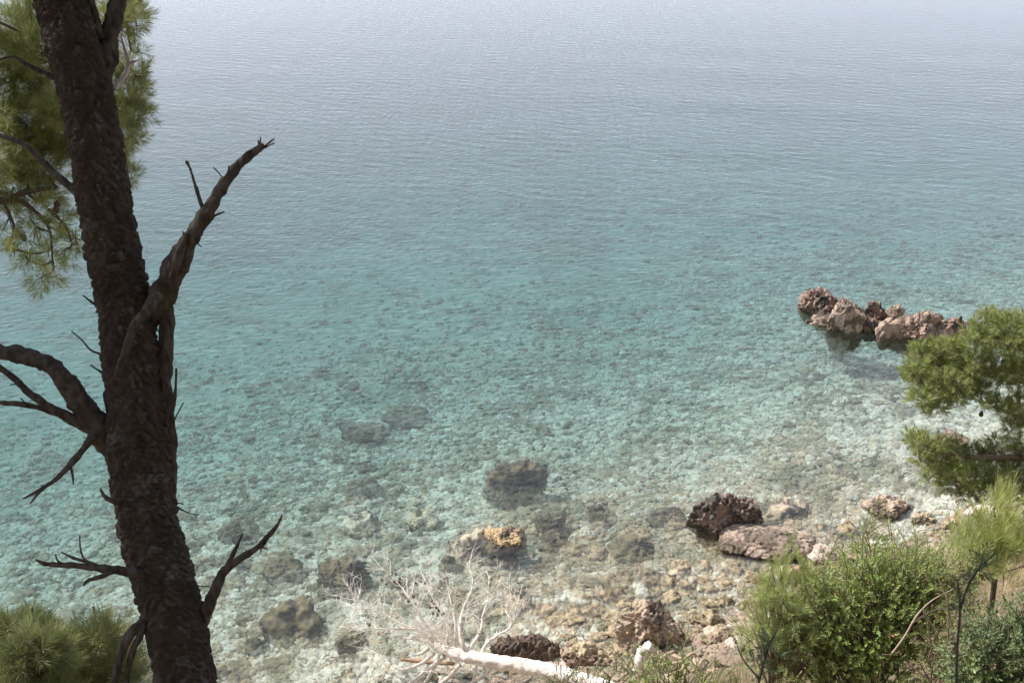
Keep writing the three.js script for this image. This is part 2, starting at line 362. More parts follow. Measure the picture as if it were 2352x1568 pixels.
rock('rock', 'pale pink jagged rock at the left foot of the green shrub', 1682, 1768, 1450, 1512, { light: PALE, dark: PINK, share: 0.45, pit: 0.14, crag: 0.25 }, { h: 0.15, sink: 0.35 });
rock('rock', 'bleached pink rock low on the shore beside tangled roots', 1640, 1752, 1498, 1566, { light: PALE, dark: PINK, share: 0.4, pit: 0.14, crag: 0.25 }, { h: 0.3, sink: 0.4 });
rock('rock', 'brown rock half hidden behind the lower boughs of the right pine', 2140, 2232, 1000, 1024, { light: PINK, dark: BROWN, share: 0.5 }, { sink: 0.4 });
rock('rock', 'rust brown rock under the leftmost twigs of the shrub', 1812, 1880, 1298, 1340, { light: [0.33, 0.2, 0.14], dark: BROWN, share: 0.5, pit: 0.13 }, { sink: 0.4 });
// broken rocks along the water's edge
for (let i = 0, n = 0; i < 200 && n < 34; i++) {
  const u = rr(1060, 1830), v = rr(1430, 1560), p = G(u, v), s = inland(p.x, p.z);
  if (s < -0.2 || s > 1.9) continue;
  const w = rr(34, 84), k = rnd(), near = [[1490, 1440, 'the pointed rock'], [1210, 1490, 'the reddish brown rock'], [1355, 1505, 'the low flat rock'], [1720, 1480, 'the jagged pale rock'], [1600, 1530, 'the bare roots']].sort((a, b) => Math.hypot(a[0] - u, a[1] - v) - Math.hypot(b[0] - u, b[1] - v))[0][2];
  rock('shore_rock', (w > 62 ? 'broad ' : w > 46 ? 'middling ' : 'small ') + (k < 0.2 ? 'pale pink' : k < 0.6 ? 'tan' : 'brown') + ' broken rock on the shore near ' + near, u - w / 2, u + w / 2, v - w * rr(0.4, 0.6), v, { detail: 14, light: k < 0.2 ? PALE : k < 0.6 ? [0.34, 0.265, 0.185] : [0.25, 0.185, 0.14], dark: k < 0.2 ? PINK : [0.11, 0.085, 0.066], share: 0.5, crag: 0.34, pit: 0.16 }, { on: true, deep: 0.9, group: 'broken rocks along the shore', turn: 0 });
  n++;
}
// the islet: its boulders one by one
const ISL = 'boulders of the rocky islet';
for (const [label, u0, u1, v0, v1, o, q] of [
  ['dark craggy boulder at the left tip of the rocky islet', 1832, 1934, 658, 722, { light: [0.27, 0.19, 0.155], dark: CHAR, share: 0.6, crag: 0.3, pit: 0.14 }, { deep: 0.6 }],
  ['big smooth pale pink block, the largest of the rocky islet', 1898, 1992, 680, 764, { light: [0.39, 0.305, 0.245], dark: BROWN, share: 0.55, block: 0.2, crag: 0.1, pit: 0.08, lump: 0.2 }, { deep: 0.75, roll: -0.18 }],
  ['black pitted crag behind the pale block of the islet', 1974, 2046, 688, 752, { light: [0.22, 0.155, 0.125], dark: CHAR, share: 0.7, crag: 0.32, pit: 0.15 }, { deep: 0.6 }],
  ['upright pink boulder with a rounded top mid islet', 2034, 2084, 698, 756, { light: [0.37, 0.29, 0.23], dark: BROWN, share: 0.35, block: 0.3 }, { deep: 0.7 }],
  ['small pale egg shaped boulder at the front foot of the islet', 2014, 2054, 728, 772, { light: [0.42, 0.31, 0.245], dark: PINK, share: 0.35, lump: 0.15, crag: 0.1 }, { deep: 0.8 }],
  ['wide broken brown boulder sloping to the water on the islet', 2062, 2164, 712, 788, { light: [0.34, 0.24, 0.19], dark: BROWN, share: 0.5, strata: 0.12, dip: -0.7, crag: 0.26, pit: 0.12 }, { deep: 0.7 }],
  ['dark knobbly crag next to the right end of the islet', 2122, 2176, 718, 770, { light: [0.26, 0.18, 0.145], dark: CHAR, share: 0.65, crag: 0.3, pit: 0.14 }, { deep: 0.6 }],
  ['dark brown boulder at the right end of the rocky islet', 2152, 2228, 724, 786, { light: [0.34, 0.235, 0.19], dark: CHAR, share: 0.55, crag: 0.3, pit: 0.13 }, { deep: 0.7 }],
  ['low dark rock filling the gap left of the pale block', 1884, 1926, 700, 740, { light: [0.24, 0.17, 0.14], dark: CHAR, share: 0.6, crag: 0.3, pit: 0.14 }, { deep: 0.9 }],
  ['low brown rock wedged right of the pale block', 1972, 2030, 722, 766, { light: [0.28, 0.19, 0.15], dark: CHAR, share: 0.6, crag: 0.3, pit: 0.14 }, { deep: 0.9 }],
  ['brown rock wedged behind the egg shaped boulder', 2040, 2090, 724, 776, { light: [0.30, 0.21, 0.165], dark: BROWN, share: 0.5, crag: 0.3, pit: 0.14 }, { deep: 0.9 }],
  ['long craggy base ridge under the left half of the islet', 1850, 2040, 706, 756, { light: [0.30, 0.225, 0.175], dark: CHAR, share: 0.55, crag: 0.3, pit: 0.14, lump: 0.5 }, { deep: 0.35 }],
  ['long craggy base ridge under the right half of the islet', 2010, 2222, 726, 784, { light: [0.33, 0.25, 0.195], dark: BROWN, share: 0.55, crag: 0.3, pit: 0.14, lump: 0.5 }, { deep: 0.35 }],
  ['small pale stone leaning on the right end of the islet', 2144, 2184, 752, 786, { light: PALE, dark: PINK, share: 0.4, lump: 0.15 }, { deep: 0.8 }],
]) rock('islet_boulder', label, u0, u1, v0, v1, { detail: 36, ...o }, { sink: 0.32, group: ISL, ...q });
// boulders under the water, placed on the seabed
const SUB = 'boulders lying under the clear water';
reseed(77);
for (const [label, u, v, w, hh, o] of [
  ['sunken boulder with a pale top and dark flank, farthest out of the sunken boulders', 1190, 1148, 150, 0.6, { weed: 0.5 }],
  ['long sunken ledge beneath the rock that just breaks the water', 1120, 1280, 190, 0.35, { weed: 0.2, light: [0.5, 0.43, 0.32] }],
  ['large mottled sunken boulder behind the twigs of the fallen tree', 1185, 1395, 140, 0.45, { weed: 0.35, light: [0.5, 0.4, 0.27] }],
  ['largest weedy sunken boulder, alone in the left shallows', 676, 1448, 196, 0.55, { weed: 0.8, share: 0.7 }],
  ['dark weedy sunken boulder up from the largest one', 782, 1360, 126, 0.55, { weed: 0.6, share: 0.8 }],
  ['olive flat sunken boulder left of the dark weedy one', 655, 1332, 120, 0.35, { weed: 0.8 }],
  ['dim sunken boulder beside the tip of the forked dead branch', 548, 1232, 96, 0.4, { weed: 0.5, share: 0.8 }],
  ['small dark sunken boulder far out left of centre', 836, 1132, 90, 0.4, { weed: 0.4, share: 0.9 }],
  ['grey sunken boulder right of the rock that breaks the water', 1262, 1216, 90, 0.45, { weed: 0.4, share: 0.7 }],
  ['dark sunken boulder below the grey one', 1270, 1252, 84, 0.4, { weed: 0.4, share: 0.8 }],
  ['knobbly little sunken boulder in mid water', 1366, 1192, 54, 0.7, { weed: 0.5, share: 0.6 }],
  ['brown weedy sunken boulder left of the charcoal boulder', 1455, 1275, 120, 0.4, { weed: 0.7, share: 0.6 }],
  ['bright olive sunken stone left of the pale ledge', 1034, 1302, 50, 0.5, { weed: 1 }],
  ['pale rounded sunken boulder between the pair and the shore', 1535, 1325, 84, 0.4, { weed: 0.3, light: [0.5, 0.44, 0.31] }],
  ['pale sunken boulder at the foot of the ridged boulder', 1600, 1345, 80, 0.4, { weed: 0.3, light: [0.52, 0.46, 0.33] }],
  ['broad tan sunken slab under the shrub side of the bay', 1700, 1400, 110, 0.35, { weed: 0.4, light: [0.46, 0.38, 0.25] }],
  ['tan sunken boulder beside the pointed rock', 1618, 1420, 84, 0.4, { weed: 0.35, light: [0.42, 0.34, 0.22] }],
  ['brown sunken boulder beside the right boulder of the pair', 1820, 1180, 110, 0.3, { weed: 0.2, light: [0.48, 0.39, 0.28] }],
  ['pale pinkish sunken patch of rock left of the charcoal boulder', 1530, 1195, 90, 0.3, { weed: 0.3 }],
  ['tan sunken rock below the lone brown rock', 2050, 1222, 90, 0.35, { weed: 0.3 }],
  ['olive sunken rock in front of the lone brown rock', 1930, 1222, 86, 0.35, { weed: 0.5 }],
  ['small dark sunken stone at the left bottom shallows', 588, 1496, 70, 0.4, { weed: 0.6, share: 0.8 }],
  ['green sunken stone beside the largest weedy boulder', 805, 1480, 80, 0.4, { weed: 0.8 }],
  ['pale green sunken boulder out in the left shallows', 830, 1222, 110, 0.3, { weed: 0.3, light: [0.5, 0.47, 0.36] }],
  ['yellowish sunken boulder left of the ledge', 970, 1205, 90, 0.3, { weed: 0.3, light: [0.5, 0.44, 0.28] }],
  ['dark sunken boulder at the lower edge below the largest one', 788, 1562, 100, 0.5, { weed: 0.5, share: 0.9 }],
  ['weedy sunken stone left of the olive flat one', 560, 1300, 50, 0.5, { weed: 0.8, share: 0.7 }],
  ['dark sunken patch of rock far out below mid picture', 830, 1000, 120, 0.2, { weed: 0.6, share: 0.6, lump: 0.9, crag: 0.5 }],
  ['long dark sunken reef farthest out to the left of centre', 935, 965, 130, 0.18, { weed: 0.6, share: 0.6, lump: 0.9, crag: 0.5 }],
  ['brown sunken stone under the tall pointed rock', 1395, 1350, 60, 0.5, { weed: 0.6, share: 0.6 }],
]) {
  const p = G(u, v + 14), D = depthOf(p), a = (w / 2) * D / F;
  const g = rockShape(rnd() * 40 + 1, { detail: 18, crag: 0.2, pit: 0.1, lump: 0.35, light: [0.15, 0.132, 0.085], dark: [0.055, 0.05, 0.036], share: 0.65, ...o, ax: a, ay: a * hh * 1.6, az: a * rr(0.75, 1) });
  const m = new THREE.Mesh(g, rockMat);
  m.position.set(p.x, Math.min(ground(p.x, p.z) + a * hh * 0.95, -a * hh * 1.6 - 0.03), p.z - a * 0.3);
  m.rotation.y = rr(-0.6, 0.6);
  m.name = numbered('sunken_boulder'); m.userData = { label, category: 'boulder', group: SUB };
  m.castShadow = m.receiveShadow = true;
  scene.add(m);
}
// cobbles one can pick apart on the shallow bed, then the pebbles that nobody could count
{
  const shapes = [];
  reseed(31);
  for (let i = 0; i < 9; i++) shapes.push(rockShape(60 + i * 3.3, { detail: 7, crag: 0.22, pit: 0.06, lump: 0.35, light: [0.36, 0.285, 0.19], dark: [0.125, 0.098, 0.068], share: 0.3 + 0.05 * i, weed: 0.25 + 0.06 * i, ax: 1, ay: 0.55, az: 0.85 }));
  let n = 0;
  for (let i = 0; i < 1200 && n < 240; i++) {
    const u = rr(1230, 1960), v = rr(1200, 1520) - Math.abs(gauss()) * 30, w = rr(22, 58) * (0.7 + 0.6 * rnd());
    if (v < 1150 + Math.abs(u - 1650) * 0.12) continue;
    const p = G(u, v), s = inland(p.x, p.z);
    if (s > 0.4 || s < -6.5) continue;
    const a = (w / 2) * depthOf(p) / F, m = new THREE.Mesh(shapes[Math.floor(rnd() * 9)], rockMat);
    m.position.set(p.x, ground(p.x, p.z) + a * 0.15, p.z);
    m.rotation.set(rr(-0.2, 0.2), rr(0, 6.28), rr(-0.2, 0.2));
    m.scale.set(a, a * rr(0.8, 1.3), a);
    m.name = numbered('cobble');
    m.userData = { label: (w > 50 ? 'large' : w > 34 ? 'middling' : 'small') + ' tan cobble on the shallow seabed near ' + [[1490, 1440, 'the pointed rock'], [1665, 1180, 'the charcoal boulder'], [1765, 1250, 'the ridged boulder'], [1210, 1490, 'the reddish brown rock'], [1355, 1505, 'the low flat rock'], [1885, 1270, 'the pale pink rock'], [1720, 1480, 'the jagged pale rock']].sort((a, b) => Math.hypot(a[0] - u, a[1] - v) - Math.hypot(b[0] - u, b[1] - v))[0][2], category: 'stone', group: 'cobbles on the shallow seabed' };
    m.castShadow = m.receiveShadow = true;
    scene.add(m);
    n++;
  }
  const g = ico(3), p = g.attributes.position;
  for (let i = 0; i < p.count; i++) { const r = 1 + 0.6 * fbm(p.getX(i) * 1.1, p.getY(i) * 1.1, p.getZ(i) * 1.1, 2); p.setXYZ(i, p.getX(i) * r, p.getY(i) * r * 0.6, p.getZ(i) * r); }
  g.computeVertexNormals();
  const list = [];
  for (let i = 0; i < 520000 && list.length < 170000; i++) {
    const z = -13.2 - 40 * Math.pow(rnd(), 1.5), x = rr(-0.46, 0.46) * (-z + 3), s = inland(x, z);
    if (s > 0.9) continue;
    const y = ground(x, z), k = fbm(x * 0.45, 40, z * 0.45, 3), big = Math.pow(rnd(), 5);
    if (rnd() < Math.min(0.97, sstep(-y, 0.3, 3.6) * 1.05) || (k < -0.2 && rnd() < 0.6)) continue;
    const a = (0.014 + 0.07 * big + 0.014 * rnd()) * (1 + 0.02 * (-z - 13)), w = sstep(fbm(x * 0.55, 50, z * 0.55, 3) + 0.55 * fbm(x * 2.4, 53, z * 2.4, 2) + 0.22 * gauss(), -0.08, 0.45), b = rr(0.75, 1.2);
    if (s > -0.15 && rnd() < 0.55) continue;
    const tan = (s > -5.5 && x > -1 && x < 7 && rnd() < 0.55 + 0.6 * fbm(x * 0.5, 81, z * 0.5, 2)) || rnd() < 0.15;
    const c = mix3(s > -0.25 ? [0.30, 0.23, 0.175] : tan ? [0.34, 0.29, 0.205] : [0.45, 0.455, 0.385], [0.19, 0.19, 0.125], w);
    list.push([orient(V(x, y + a * (s > -1.2 ? -0.2 : 0.12), z), V(gauss() * 0.3, 1, gauss() * 0.3).normalize(), V(a, a * rr(0.7, 1.5), a * rr(0.7, 1.3)), rr(0, 6.28)), C(c[0] * b, c[1] * b, c[2] * b)]);
  }
  const dark = [];
  for (let i = 0; i < 16000 && dark.length < 1700; i++) {   // stones too small, deep or dim to pick apart
    const z = -14 - 25 * Math.pow(rnd(), 1.5), x = rr(-0.45, 0.45) * (-z + 2), s = inland(x, z);
    if (s > -0.3 || rnd() < sstep(-ground(x, z), 0.8, 3.0) || fbm(x * 0.22, 70, z * 0.22, 3) + 0.6 * fbm(x * 0.9, 75, z * 0.9, 2) + 0.2 * gauss() < 0.05 - 0.25 * sstep(s, -7, -1)) continue;
    const a = rr(0.05, 0.14) * (1 + 1.4 * rnd() * rnd()) * (1 - 0.35 * sstep(s, -3, -0.5)), y = ground(x, z), w = rnd();
    const c = mix3([0.27, 0.235, 0.155], [0.085, 0.08, 0.052], w);
    dark.push([orient(V(x, y + a * 0.1, z), V(gauss() * 0.2, 1, gauss() * 0.2).normalize(), V(a * rr(0.9, 1.4), a * rr(0.5, 0.9), a), rr(0, 6.28)), C(...c)]);
  }
  const ds = instances('sunken_stones', rockShape(91.3, { detail: 6, crag: 0.3, pit: 0.1, lump: 0.5, light: [1, 1, 1], dark: [0.55, 0.55, 0.5], share: 0.4, ax: 1, ay: 0.7, az: 0.9 }), rockMat, dark);
  ds.userData = { kind: 'stuff', label: 'dim weedy stones strewn over the deeper seabed', category: 'stones' };
  const m = instances('pebbles', g, mat({ roughness: 0.9 }), list);
  m.userData = { kind: 'stuff', label: 'pale pebbles covering the seabed and the water edge', category: 'pebbles' };
}

// ---------------------------------------------------------------- foliage pieces
function needleTuft(n, len, wid, shoot, spread, s) {   // a shoot ringed by needles, up the y axis
  reseed(s);
  const pos = [], idx = [];
  for (let i = 0; i < n; i++) {
    const a = rr(0, 6.283), t = rnd(), tilt = lerp(spread, 0.25, t * t) + gauss() * 0.16, L = len * rr(0.75, 1.1), y0 = shoot * t;
    const d = V(Math.cos(a) * Math.sin(tilt), Math.cos(tilt), Math.sin(a) * Math.sin(tilt)), side = V(-Math.sin(a), rr(-0.5, 0.5), Math.cos(a)).normalize().multiplyScalar(wid / 2);
    const b = V(0, y0, 0), mid = b.clone().addScaledVector(d, L * 0.5), tip = b.clone().addScaledVector(d, L).add(V(0, L * 0.06, 0)), k = pos.length / 3;
    for (const q of [b, mid.clone().add(side), mid.clone().sub(side), tip]) pos.push(q.x, q.y, q.z);
    idx.push(k, k + 1, k + 2, k + 1, k + 3, k + 2);
  }
  const g = new THREE.BufferGeometry();
  g.setAttribute('position', new THREE.Float32BufferAttribute(pos, 3));
  g.setIndex(idx);
  g.computeVertexNormals();
  return g;
}
function leafSprig(n, len, leaf, wide, s) {   // a stem with oval folded leaves
  reseed(s);
  const pos = [], idx = [];
  for (let i = 0; i < n; i++) {
    const t = (i + 0.6) / n, a = i * 2.4 + rr(-0.4, 0.4), tilt = lerp(1.25, 0.5, t) + gauss() * 0.2, L = leaf * rr(0.7, 1.1), k = pos.length / 3;
    const d = V(Math.cos(a) * Math.sin(tilt), Math.cos(tilt), Math.sin(a) * Math.sin(tilt)), side = V(-Math.sin(a), 0, Math.cos(a)), nn = d.clone().cross(side);
    const b = V(0, len * t, 0), w = L * wide, p = (al, sd, up) => { const q = b.clone().addScaledVector(d, L * al).addScaledVector(side, sd * w).addScaledVector(nn, up * w); pos.push(q.x, q.y, q.z); };
    p(0.05, 0, 0); p(0.45, 1, 0.35); p(0.45, -1, 0.35); p(1, 0, -0.1); p(0.5, 0, 0);
    idx.push(k, k + 1, k + 4, k, k + 4, k + 2, k + 4, k + 1, k + 3, k + 2, k + 4, k + 3);
  }
  const k = pos.length / 3, w = len * 0.012;
  for (const [x, y, z] of [[-w, 0, 0], [w, 0, 0], [0, len, 0], [0, 0, w]]) pos.push(x, y, z);
  idx.push(k, k + 1, k + 2, k, k + 2, k + 3);
  const g = new THREE.BufferGeometry();
  g.setAttribute('position', new THREE.Float32BufferAttribute(pos, 3));
  g.setIndex(idx);
  g.computeVertexNormals();
  return g;
}
const TUFT_LONG = needleTuft(30, 0.15, 0.0045, 0.26, 0.6, 15), TUFT = needleTuft(40, 0.085, 0.0038, 0.075, 1.15, 3), TUFT_FINE = needleTuft(44, 0.10, 0.003, 0.12, 0.95, 4), SPRIG = leafSprig(18, 0.13, 0.03, 0.24, 5), SPRIG_BIG = leafSprig(16, 0.14, 0.042, 0.2, 6);
const TUFT_BRUSH = needleTuft(32, 0.085, 0.0062, 0.09, 0.95, 12);
const leafy = (o) => new THREE.MeshPhysicalMaterial({ roughness: 0.95, transmission: 0.3, thickness: 0, side: THREE.DoubleSide, ...o });
const needleMat = leafy({ color: 0xffffff }), leafMat = leafy({ color: 0xffffff, transmission: 0.16, roughness: 0.6 });
const dull = (o) => new THREE.MeshPhysicalMaterial({ roughness: 1, specularIntensity: 0.15, ...o });
const barkMat = dull({ vertexColors: true }), woodGrey = dull({ color: C(0.085, 0.073, 0.069) }), twigMat = mat({ color: C(0.10, 0.08, 0.066) }), deadDark = dull({ color: C(0.072, 0.062, 0.058) });
const coneMat = mat({ color: C(0.10, 0.068, 0.045) });
const vary = (c, k = 0.3) => { const b = 1 + gauss() * k, y = gauss() * 0.12; return C(Math.max(0.01, c[0] * b * (1 + y)), Math.max(0.012, c[1] * b), Math.max(0.004, c[2] * b * (1 - y))); };

// clumps of needle tufts: [centre, radius, tufts, colour, droop]
function clumpTufts(list, c, R, n, color, up = 0.5, flat = 0.7, size = 1, vr = 0.22) {
  for (let i = 0; i < n; i++) {
    const d = rdir(), r = R * Math.pow(rnd(), 0.45), q = c.clone().add(V(d.x * r, d.y * r * flat, d.z * r));
    const dir = d.multiplyScalar(0.9).add(V(0, up, 0)).add(rdir().multiplyScalar(0.45)).normalize();
    list.push([orient(q, dir, size * rr(0.75, 1.3), rr(0, 6.28)), vary(color, vr)]);
  }
}
function coneGeo() {   // a small closed pine cone of scales
  const g = ico(3), p = g.attributes.position;
  for (let i = 0; i < p.count; i++) { const x = p.getX(i), y = p.getY(i), z = p.getZ(i), a = Math.atan2(z, x), k = 1 + 0.14 * Math.sin(a * 8 + y * 9) * Math.cos(y * 10); p.setXYZ(i, x * k * (0.72 - 0.2 * y), y * 1.15, z * k * (0.72 - 0.2 * y)); }
  g.computeVertexNormals();
  return g;
}
const CONE = coneGeo();

// ---------------------------------------------------------------- the dark pine in front
{
  const D = 6.4, px = D / F;
  const tree = thing('pine_tree', 'dark leaning pine trunk with broken dead branches in the left foreground', 'tree', P(470, 2050, D));
  // trunk: [u, v, width]
  const st = [[500, 2250, 190], [470, 2050, 165], [448, 1800, 152], [423, 1568, 146], [393, 1400, 146], [362, 1290, 150], [338, 1190, 142], [324, 1090, 146], [316, 1000, 144], [303, 850, 136], [284, 700, 130], [264, 600, 128], [236, 450, 128], [205, 250, 126], [172, 120, 128], [140, 0, 130], [95, -180, 118], [40, -420, 100], [-10, -700, 80], [-40, -1000, 55], [-60, -1300, 25]];
  const pts = st.map(([u, v]) => P(u, v, D)), curve = new THREE.CatmullRomCurve3(pts, false, 'centripetal');
  const NR = 90, NS = 1000, pos = new Float32Array((NS + 1) * NR * 3), col = new Float32Array((NS + 1) * NR * 3), idx = [];
  for (let i = 0; i <= NS; i++) {
    const t = i / NS, c = curve.getPoint(t), tan = curve.getTangent(t), nx = V(1, 0, 0).addScaledVector(tan, -tan.x).normalize(), nz = tan.clone().cross(nx), f = t * (st.length - 1), k = Math.min(st.length - 2, Math.floor(f)), R = (lerp(st[k][2], st[k + 1][2], f - k) / 2) * px * 0.94;
    for (let j = 0; j < NR; j++) {
      const a = (j / NR) * 6.28318, d = nx.clone().multiplyScalar(Math.cos(a)).addScaledVector(nz, Math.sin(a)), q = c.clone().addScaledVector(d, R);
      // long bark plates with furrows between them
      const wx = q.x * 30 + 0.9 * n3(q.x * 9, q.y * 5, q.z * 9), wy = q.y * 13 + 0.6 * n3(q.x * 9, q.y * 5 + 9, q.z * 9), wz = q.z * 30;
      const [f1, f2, id] = worley(wx, wy, wz), fur = sstep(f2 - f1, 0, 0.34);
      const r = (0.017 * fur + 0.016 * (id - 0.5) * fur + 0.010 * fbm(q.x * 5, q.y * 3, q.z * 5, 3) + 0.004 * fbm(q.x * 40, q.y * 30, q.z * 40, 2)) - 0.012;
      q.addScaledVector(d, r);
      pos.set([q.x, q.y, q.z], (i * NR + j) * 3);
      const g = 0.8 + 0.4 * id + 0.35 * fbm(q.x * 9, q.y * 6, q.z * 9, 3), lichen = sstep(0.8 * fbm(q.x * 3 + 5, q.y * 2.2, q.z * 3, 3) + 0.45 * n3(q.x * 42, q.y * 20, q.z * 42) + 0.3 * (id - 0.5), 0.3, 0.6);
      const b = mix3([0.052, 0.042, 0.037], [0.095, 0.09, 0.09], lichen);
      col.set([b[0] * g, b[1] * g, b[2] * g], (i * NR + j) * 3);
      if (i < NS) { const A = i * NR + j, B = i * NR + (j + 1) % NR; idx.push(A, A + NR, B, B, A + NR, B + NR); }
    }
  }
  const g = new THREE.BufferGeometry();
  g.setAttribute('position', new THREE.BufferAttribute(pos, 3));
  g.setAttribute('color', new THREE.BufferAttribute(col, 3));
  g.setIndex(idx);
  g.computeVertexNormals();
  part('trunk', g, barkMat, tree);
  const limbMat = dull({ vertexColors: true }), wood = (q) => { const k = 1 + 0.5 * n3(q.x * 28, q.y * 7, q.z * 28) + 0.4 * fbm(q.x * 7, q.y * 4, q.z * 7, 3); return [0.072 * k, 0.062 * k, 0.058 * k]; };
  const br = (list, dz = 0, o = {}) => limb(list.map(([u, v, w, e = 0]) => [P(u, v, D + dz + e), Math.max(0.003, (w / 2) * px * 0.84)]), { seg: 14, rad: 18, rough: 0.22, freq: 11, fibre: 0.17, color: wood, ...o });
  const add = (name, geos, m, label) => { const q = part(name, geos.length > 1 ? mergeGeometries(geos) : geos[0], m === deadDark || m === woodGrey ? limbMat : m, tree); if (label) q.userData.label = label; return q; };
  // the second stem of the fork
  add('fork_stem', [br([[205, 230, 70], [232, 165, 62], [250, 90, 50], [270, 0, 44], [296, -130, 38], [330, -300, 26]], 0.05), br([[232, 90, 24], [222, 45, 16], [210, 0, 14], [205, -60, 10]], 0)], deadDark);
  const spikes = (u, v, list) => list.map(([du, dv, w]) => br([[u, v, w], [u + du * 0.6, v + dv * 0.62, w * 0.7], [u + du, v + dv, 1.5]], -0.2, { rad: 5, seg: 3 }));
  add('broken_branch', [
    br([[330, 760, 46, 0.1], [362, 700, 62, -0.02], [392, 635, 60, -0.1], [422, 575, 54, -0.16], [448, 530, 44, -0.2], [478, 480, 36, -0.2], [505, 440, 31, -0.2], [532, 398, 27, -0.2], [562, 366, 25, -0.2], [592, 342, 20, -0.2], [606, 332, 12, -0.2]]),
    br([[395, 640, 20, -0.2], [412, 580, 22, -0.24], [428, 536, 8, -0.25]]),
    ...spikes(425, 560, [[10, -42, 16], [-6, -30, 14], [22, -30, 12]]), ...spikes(448, 535, [[2, -30, 8]]), ...spikes(596, 346, [[34, -28, 8], [28, -24, 7], [22, -18, 8], [2, -32, 9], [-4, -26, 7], [34, -18, 5]]),
    br([[470, 492, 12], [456, 452, 9], [446, 420, 8], [430, 370, 5]], -0.2), br([[440, 392, 4], [428, 374, 6], [426, 368, 3]], -0.2), br([[486, 498, 8], [502, 491, 6], [515, 486, 3]], -0.2), br([[518, 415, 5], [523, 396, 4], [525, 380, 3]], -0.2), br([[515, 415, 3], [503, 398, 2], [490, 385, 2]], -0.2),
    ...spikes(420, 620, [[12, 6, 6]]), ...spikes(455, 560, [[8, 8, 5]]), ...spikes(460, 470, [[-4, -18, 5]]),
  ], deadDark);
  add('stub', [br([[362, 672, 30, -0.22], [336, 712, 27, -0.26], [308, 748, 25, -0.28], [293, 790, 20, -0.27], [280, 830, 18, -0.24], [268, 862, 15, -0.2]])], woodGrey, 'grey barkless stub crossing the trunk');
  add('torn_limb', [br([[376, 640, 30, 0.0], [382, 720, 38, 0], [378, 820, 40, 0.02], [378, 900, 38, 0.02], [388, 950, 34, 0.02], [392, 1040, 32, 0.05], [392, 1130, 24, 0.08], [380, 1200, 14, 0.12]]), br([[392, 970, 9], [400, 920, 8], [403, 880, 7], [404, 846, 5]]), br([[392, 980, 5], [408, 948, 4], [421, 924, 2]]), br([[392, 1000, 5], [376, 1000, 4], [366, 1010, 3]])], deadDark, 'dead limb running down beside the trunk');
  add('branch', [br([[330, 1105, 60, 0.12], [280, 1045, 76, 0.04], [228, 985, 70, -0.02], [190, 935, 60, -0.08], [158, 886, 50, -0.12], [122, 848, 44, -0.14], [62, 820, 42, -0.16], [0, 808, 40, -0.18], [-110, 790, 34, -0.2], [-240, 740, 20, -0.2]]), ...spikes(140, 866, [[-6, -18, 7], [4, -16, 5]]), ...spikes(178, 900, [[6, -10, 5]])], deadDark, 'thick bare bough leaving the trunk to the left');
  add('branch', [br([[222, 985, 24, -0.06], [172, 962, 24, -0.1], [120, 938, 20, -0.15], [70, 905, 18, -0.18], [30, 868, 16, -0.2], [0, 845, 15, -0.2], [-70, 800, 10, -0.2]]), br([[228, 1000, 22, -0.04], [168, 968, 21, -0.08], [120, 945, 18, -0.1], [60, 930, 15, -0.12], [0, 925, 12, -0.12], [-80, 918, 8, -0.12]]), ...spikes(40, 880, [[-18, 4, 5], [10, -6, 4]]), ...spikes(60, 928, [[-14, -14, 4]])], deadDark);
  add('branch', [br([[242, 975, 20, -0.02], [212, 1000, 20, -0.1], [190, 1032, 18, -0.15], [165, 1062, 15, -0.18], [130, 1098, 12, -0.2], [95, 1122, 9, -0.2], [52, 1145, 4, -0.2]]), br([[160, 1068, 8, -0.18], [165, 1088, 6, -0.18], [168, 1113, 3, -0.18]]), br([[100, 1120, 7, -0.2], [86, 1134, 6, -0.2], [68, 1157, 3, -0.2]]), ...spikes(105, 1116, [[-12, -2, 4]])], woodGrey);
  add('branch', [br([[330, 1316, 26, -0.12], [290, 1312, 24, -0.2], [240, 1306, 22, -0.24], [190, 1300, 17, -0.26], [130, 1297, 13, -0.26], [100, 1294, 11, -0.26], [80, 1284, 4, -0.26]]), br([[240, 1306, 12, -0.24], [205, 1292, 10, -0.26], [170, 1282, 8, -0.26], [140, 1268, 3, -0.26]]), br([[215, 1296, 7, -0.24], [192, 1282, 6, -0.24], [184, 1262, 5, -0.24], [182, 1228, 3, -0.24]]), br([[260, 1312, 14, -0.24], [230, 1324, 13, -0.26], [200, 1334, 9, -0.26], [190, 1344, 4, -0.26]]), br([[150, 1298, 7, -0.26], [132, 1288, 5, -0.26], [126, 1272, 3, -0.26]])], deadDark);
  add('branch', [br([[462, 1440, 34, 0.04], [476, 1396, 32, 0], [496, 1345, 27, -0.04], [520, 1306, 23, -0.08], [556, 1280, 17, -0.1], [592, 1256, 16, -0.1], [614, 1232, 13, -0.1], [636, 1206, 9, -0.1], [648, 1182, 3, -0.1]]), br([[512, 1318, 16, -0.06], [530, 1282, 12, -0.1], [544, 1254, 9, -0.1], [557, 1224, 3, -0.1]]), ...spikes(600, 1255, [[14, 6, 6], [-2, 14, 5]]), ...spikes(565, 1275, [[-2, -12, 4]])], deadDark, 'forked dead branch reaching right over the water');
  add('branch', [br([[340, 1420, 22, -0.1], [312, 1440, 24, -0.14], [288, 1472, 22, -0.16], [274, 1516, 20, -0.16], [264, 1568, 18, -0.14], [256, 1650, 12, -0.1]]), br([[330, 1432, 18, -0.12], [316, 1470, 17, -0.14], [300, 1508, 16, -0.14], [290, 1568, 14, -0.12], [282, 1650, 9, -0.1]])], deadDark, 'two drooping dead branches low on the trunk');
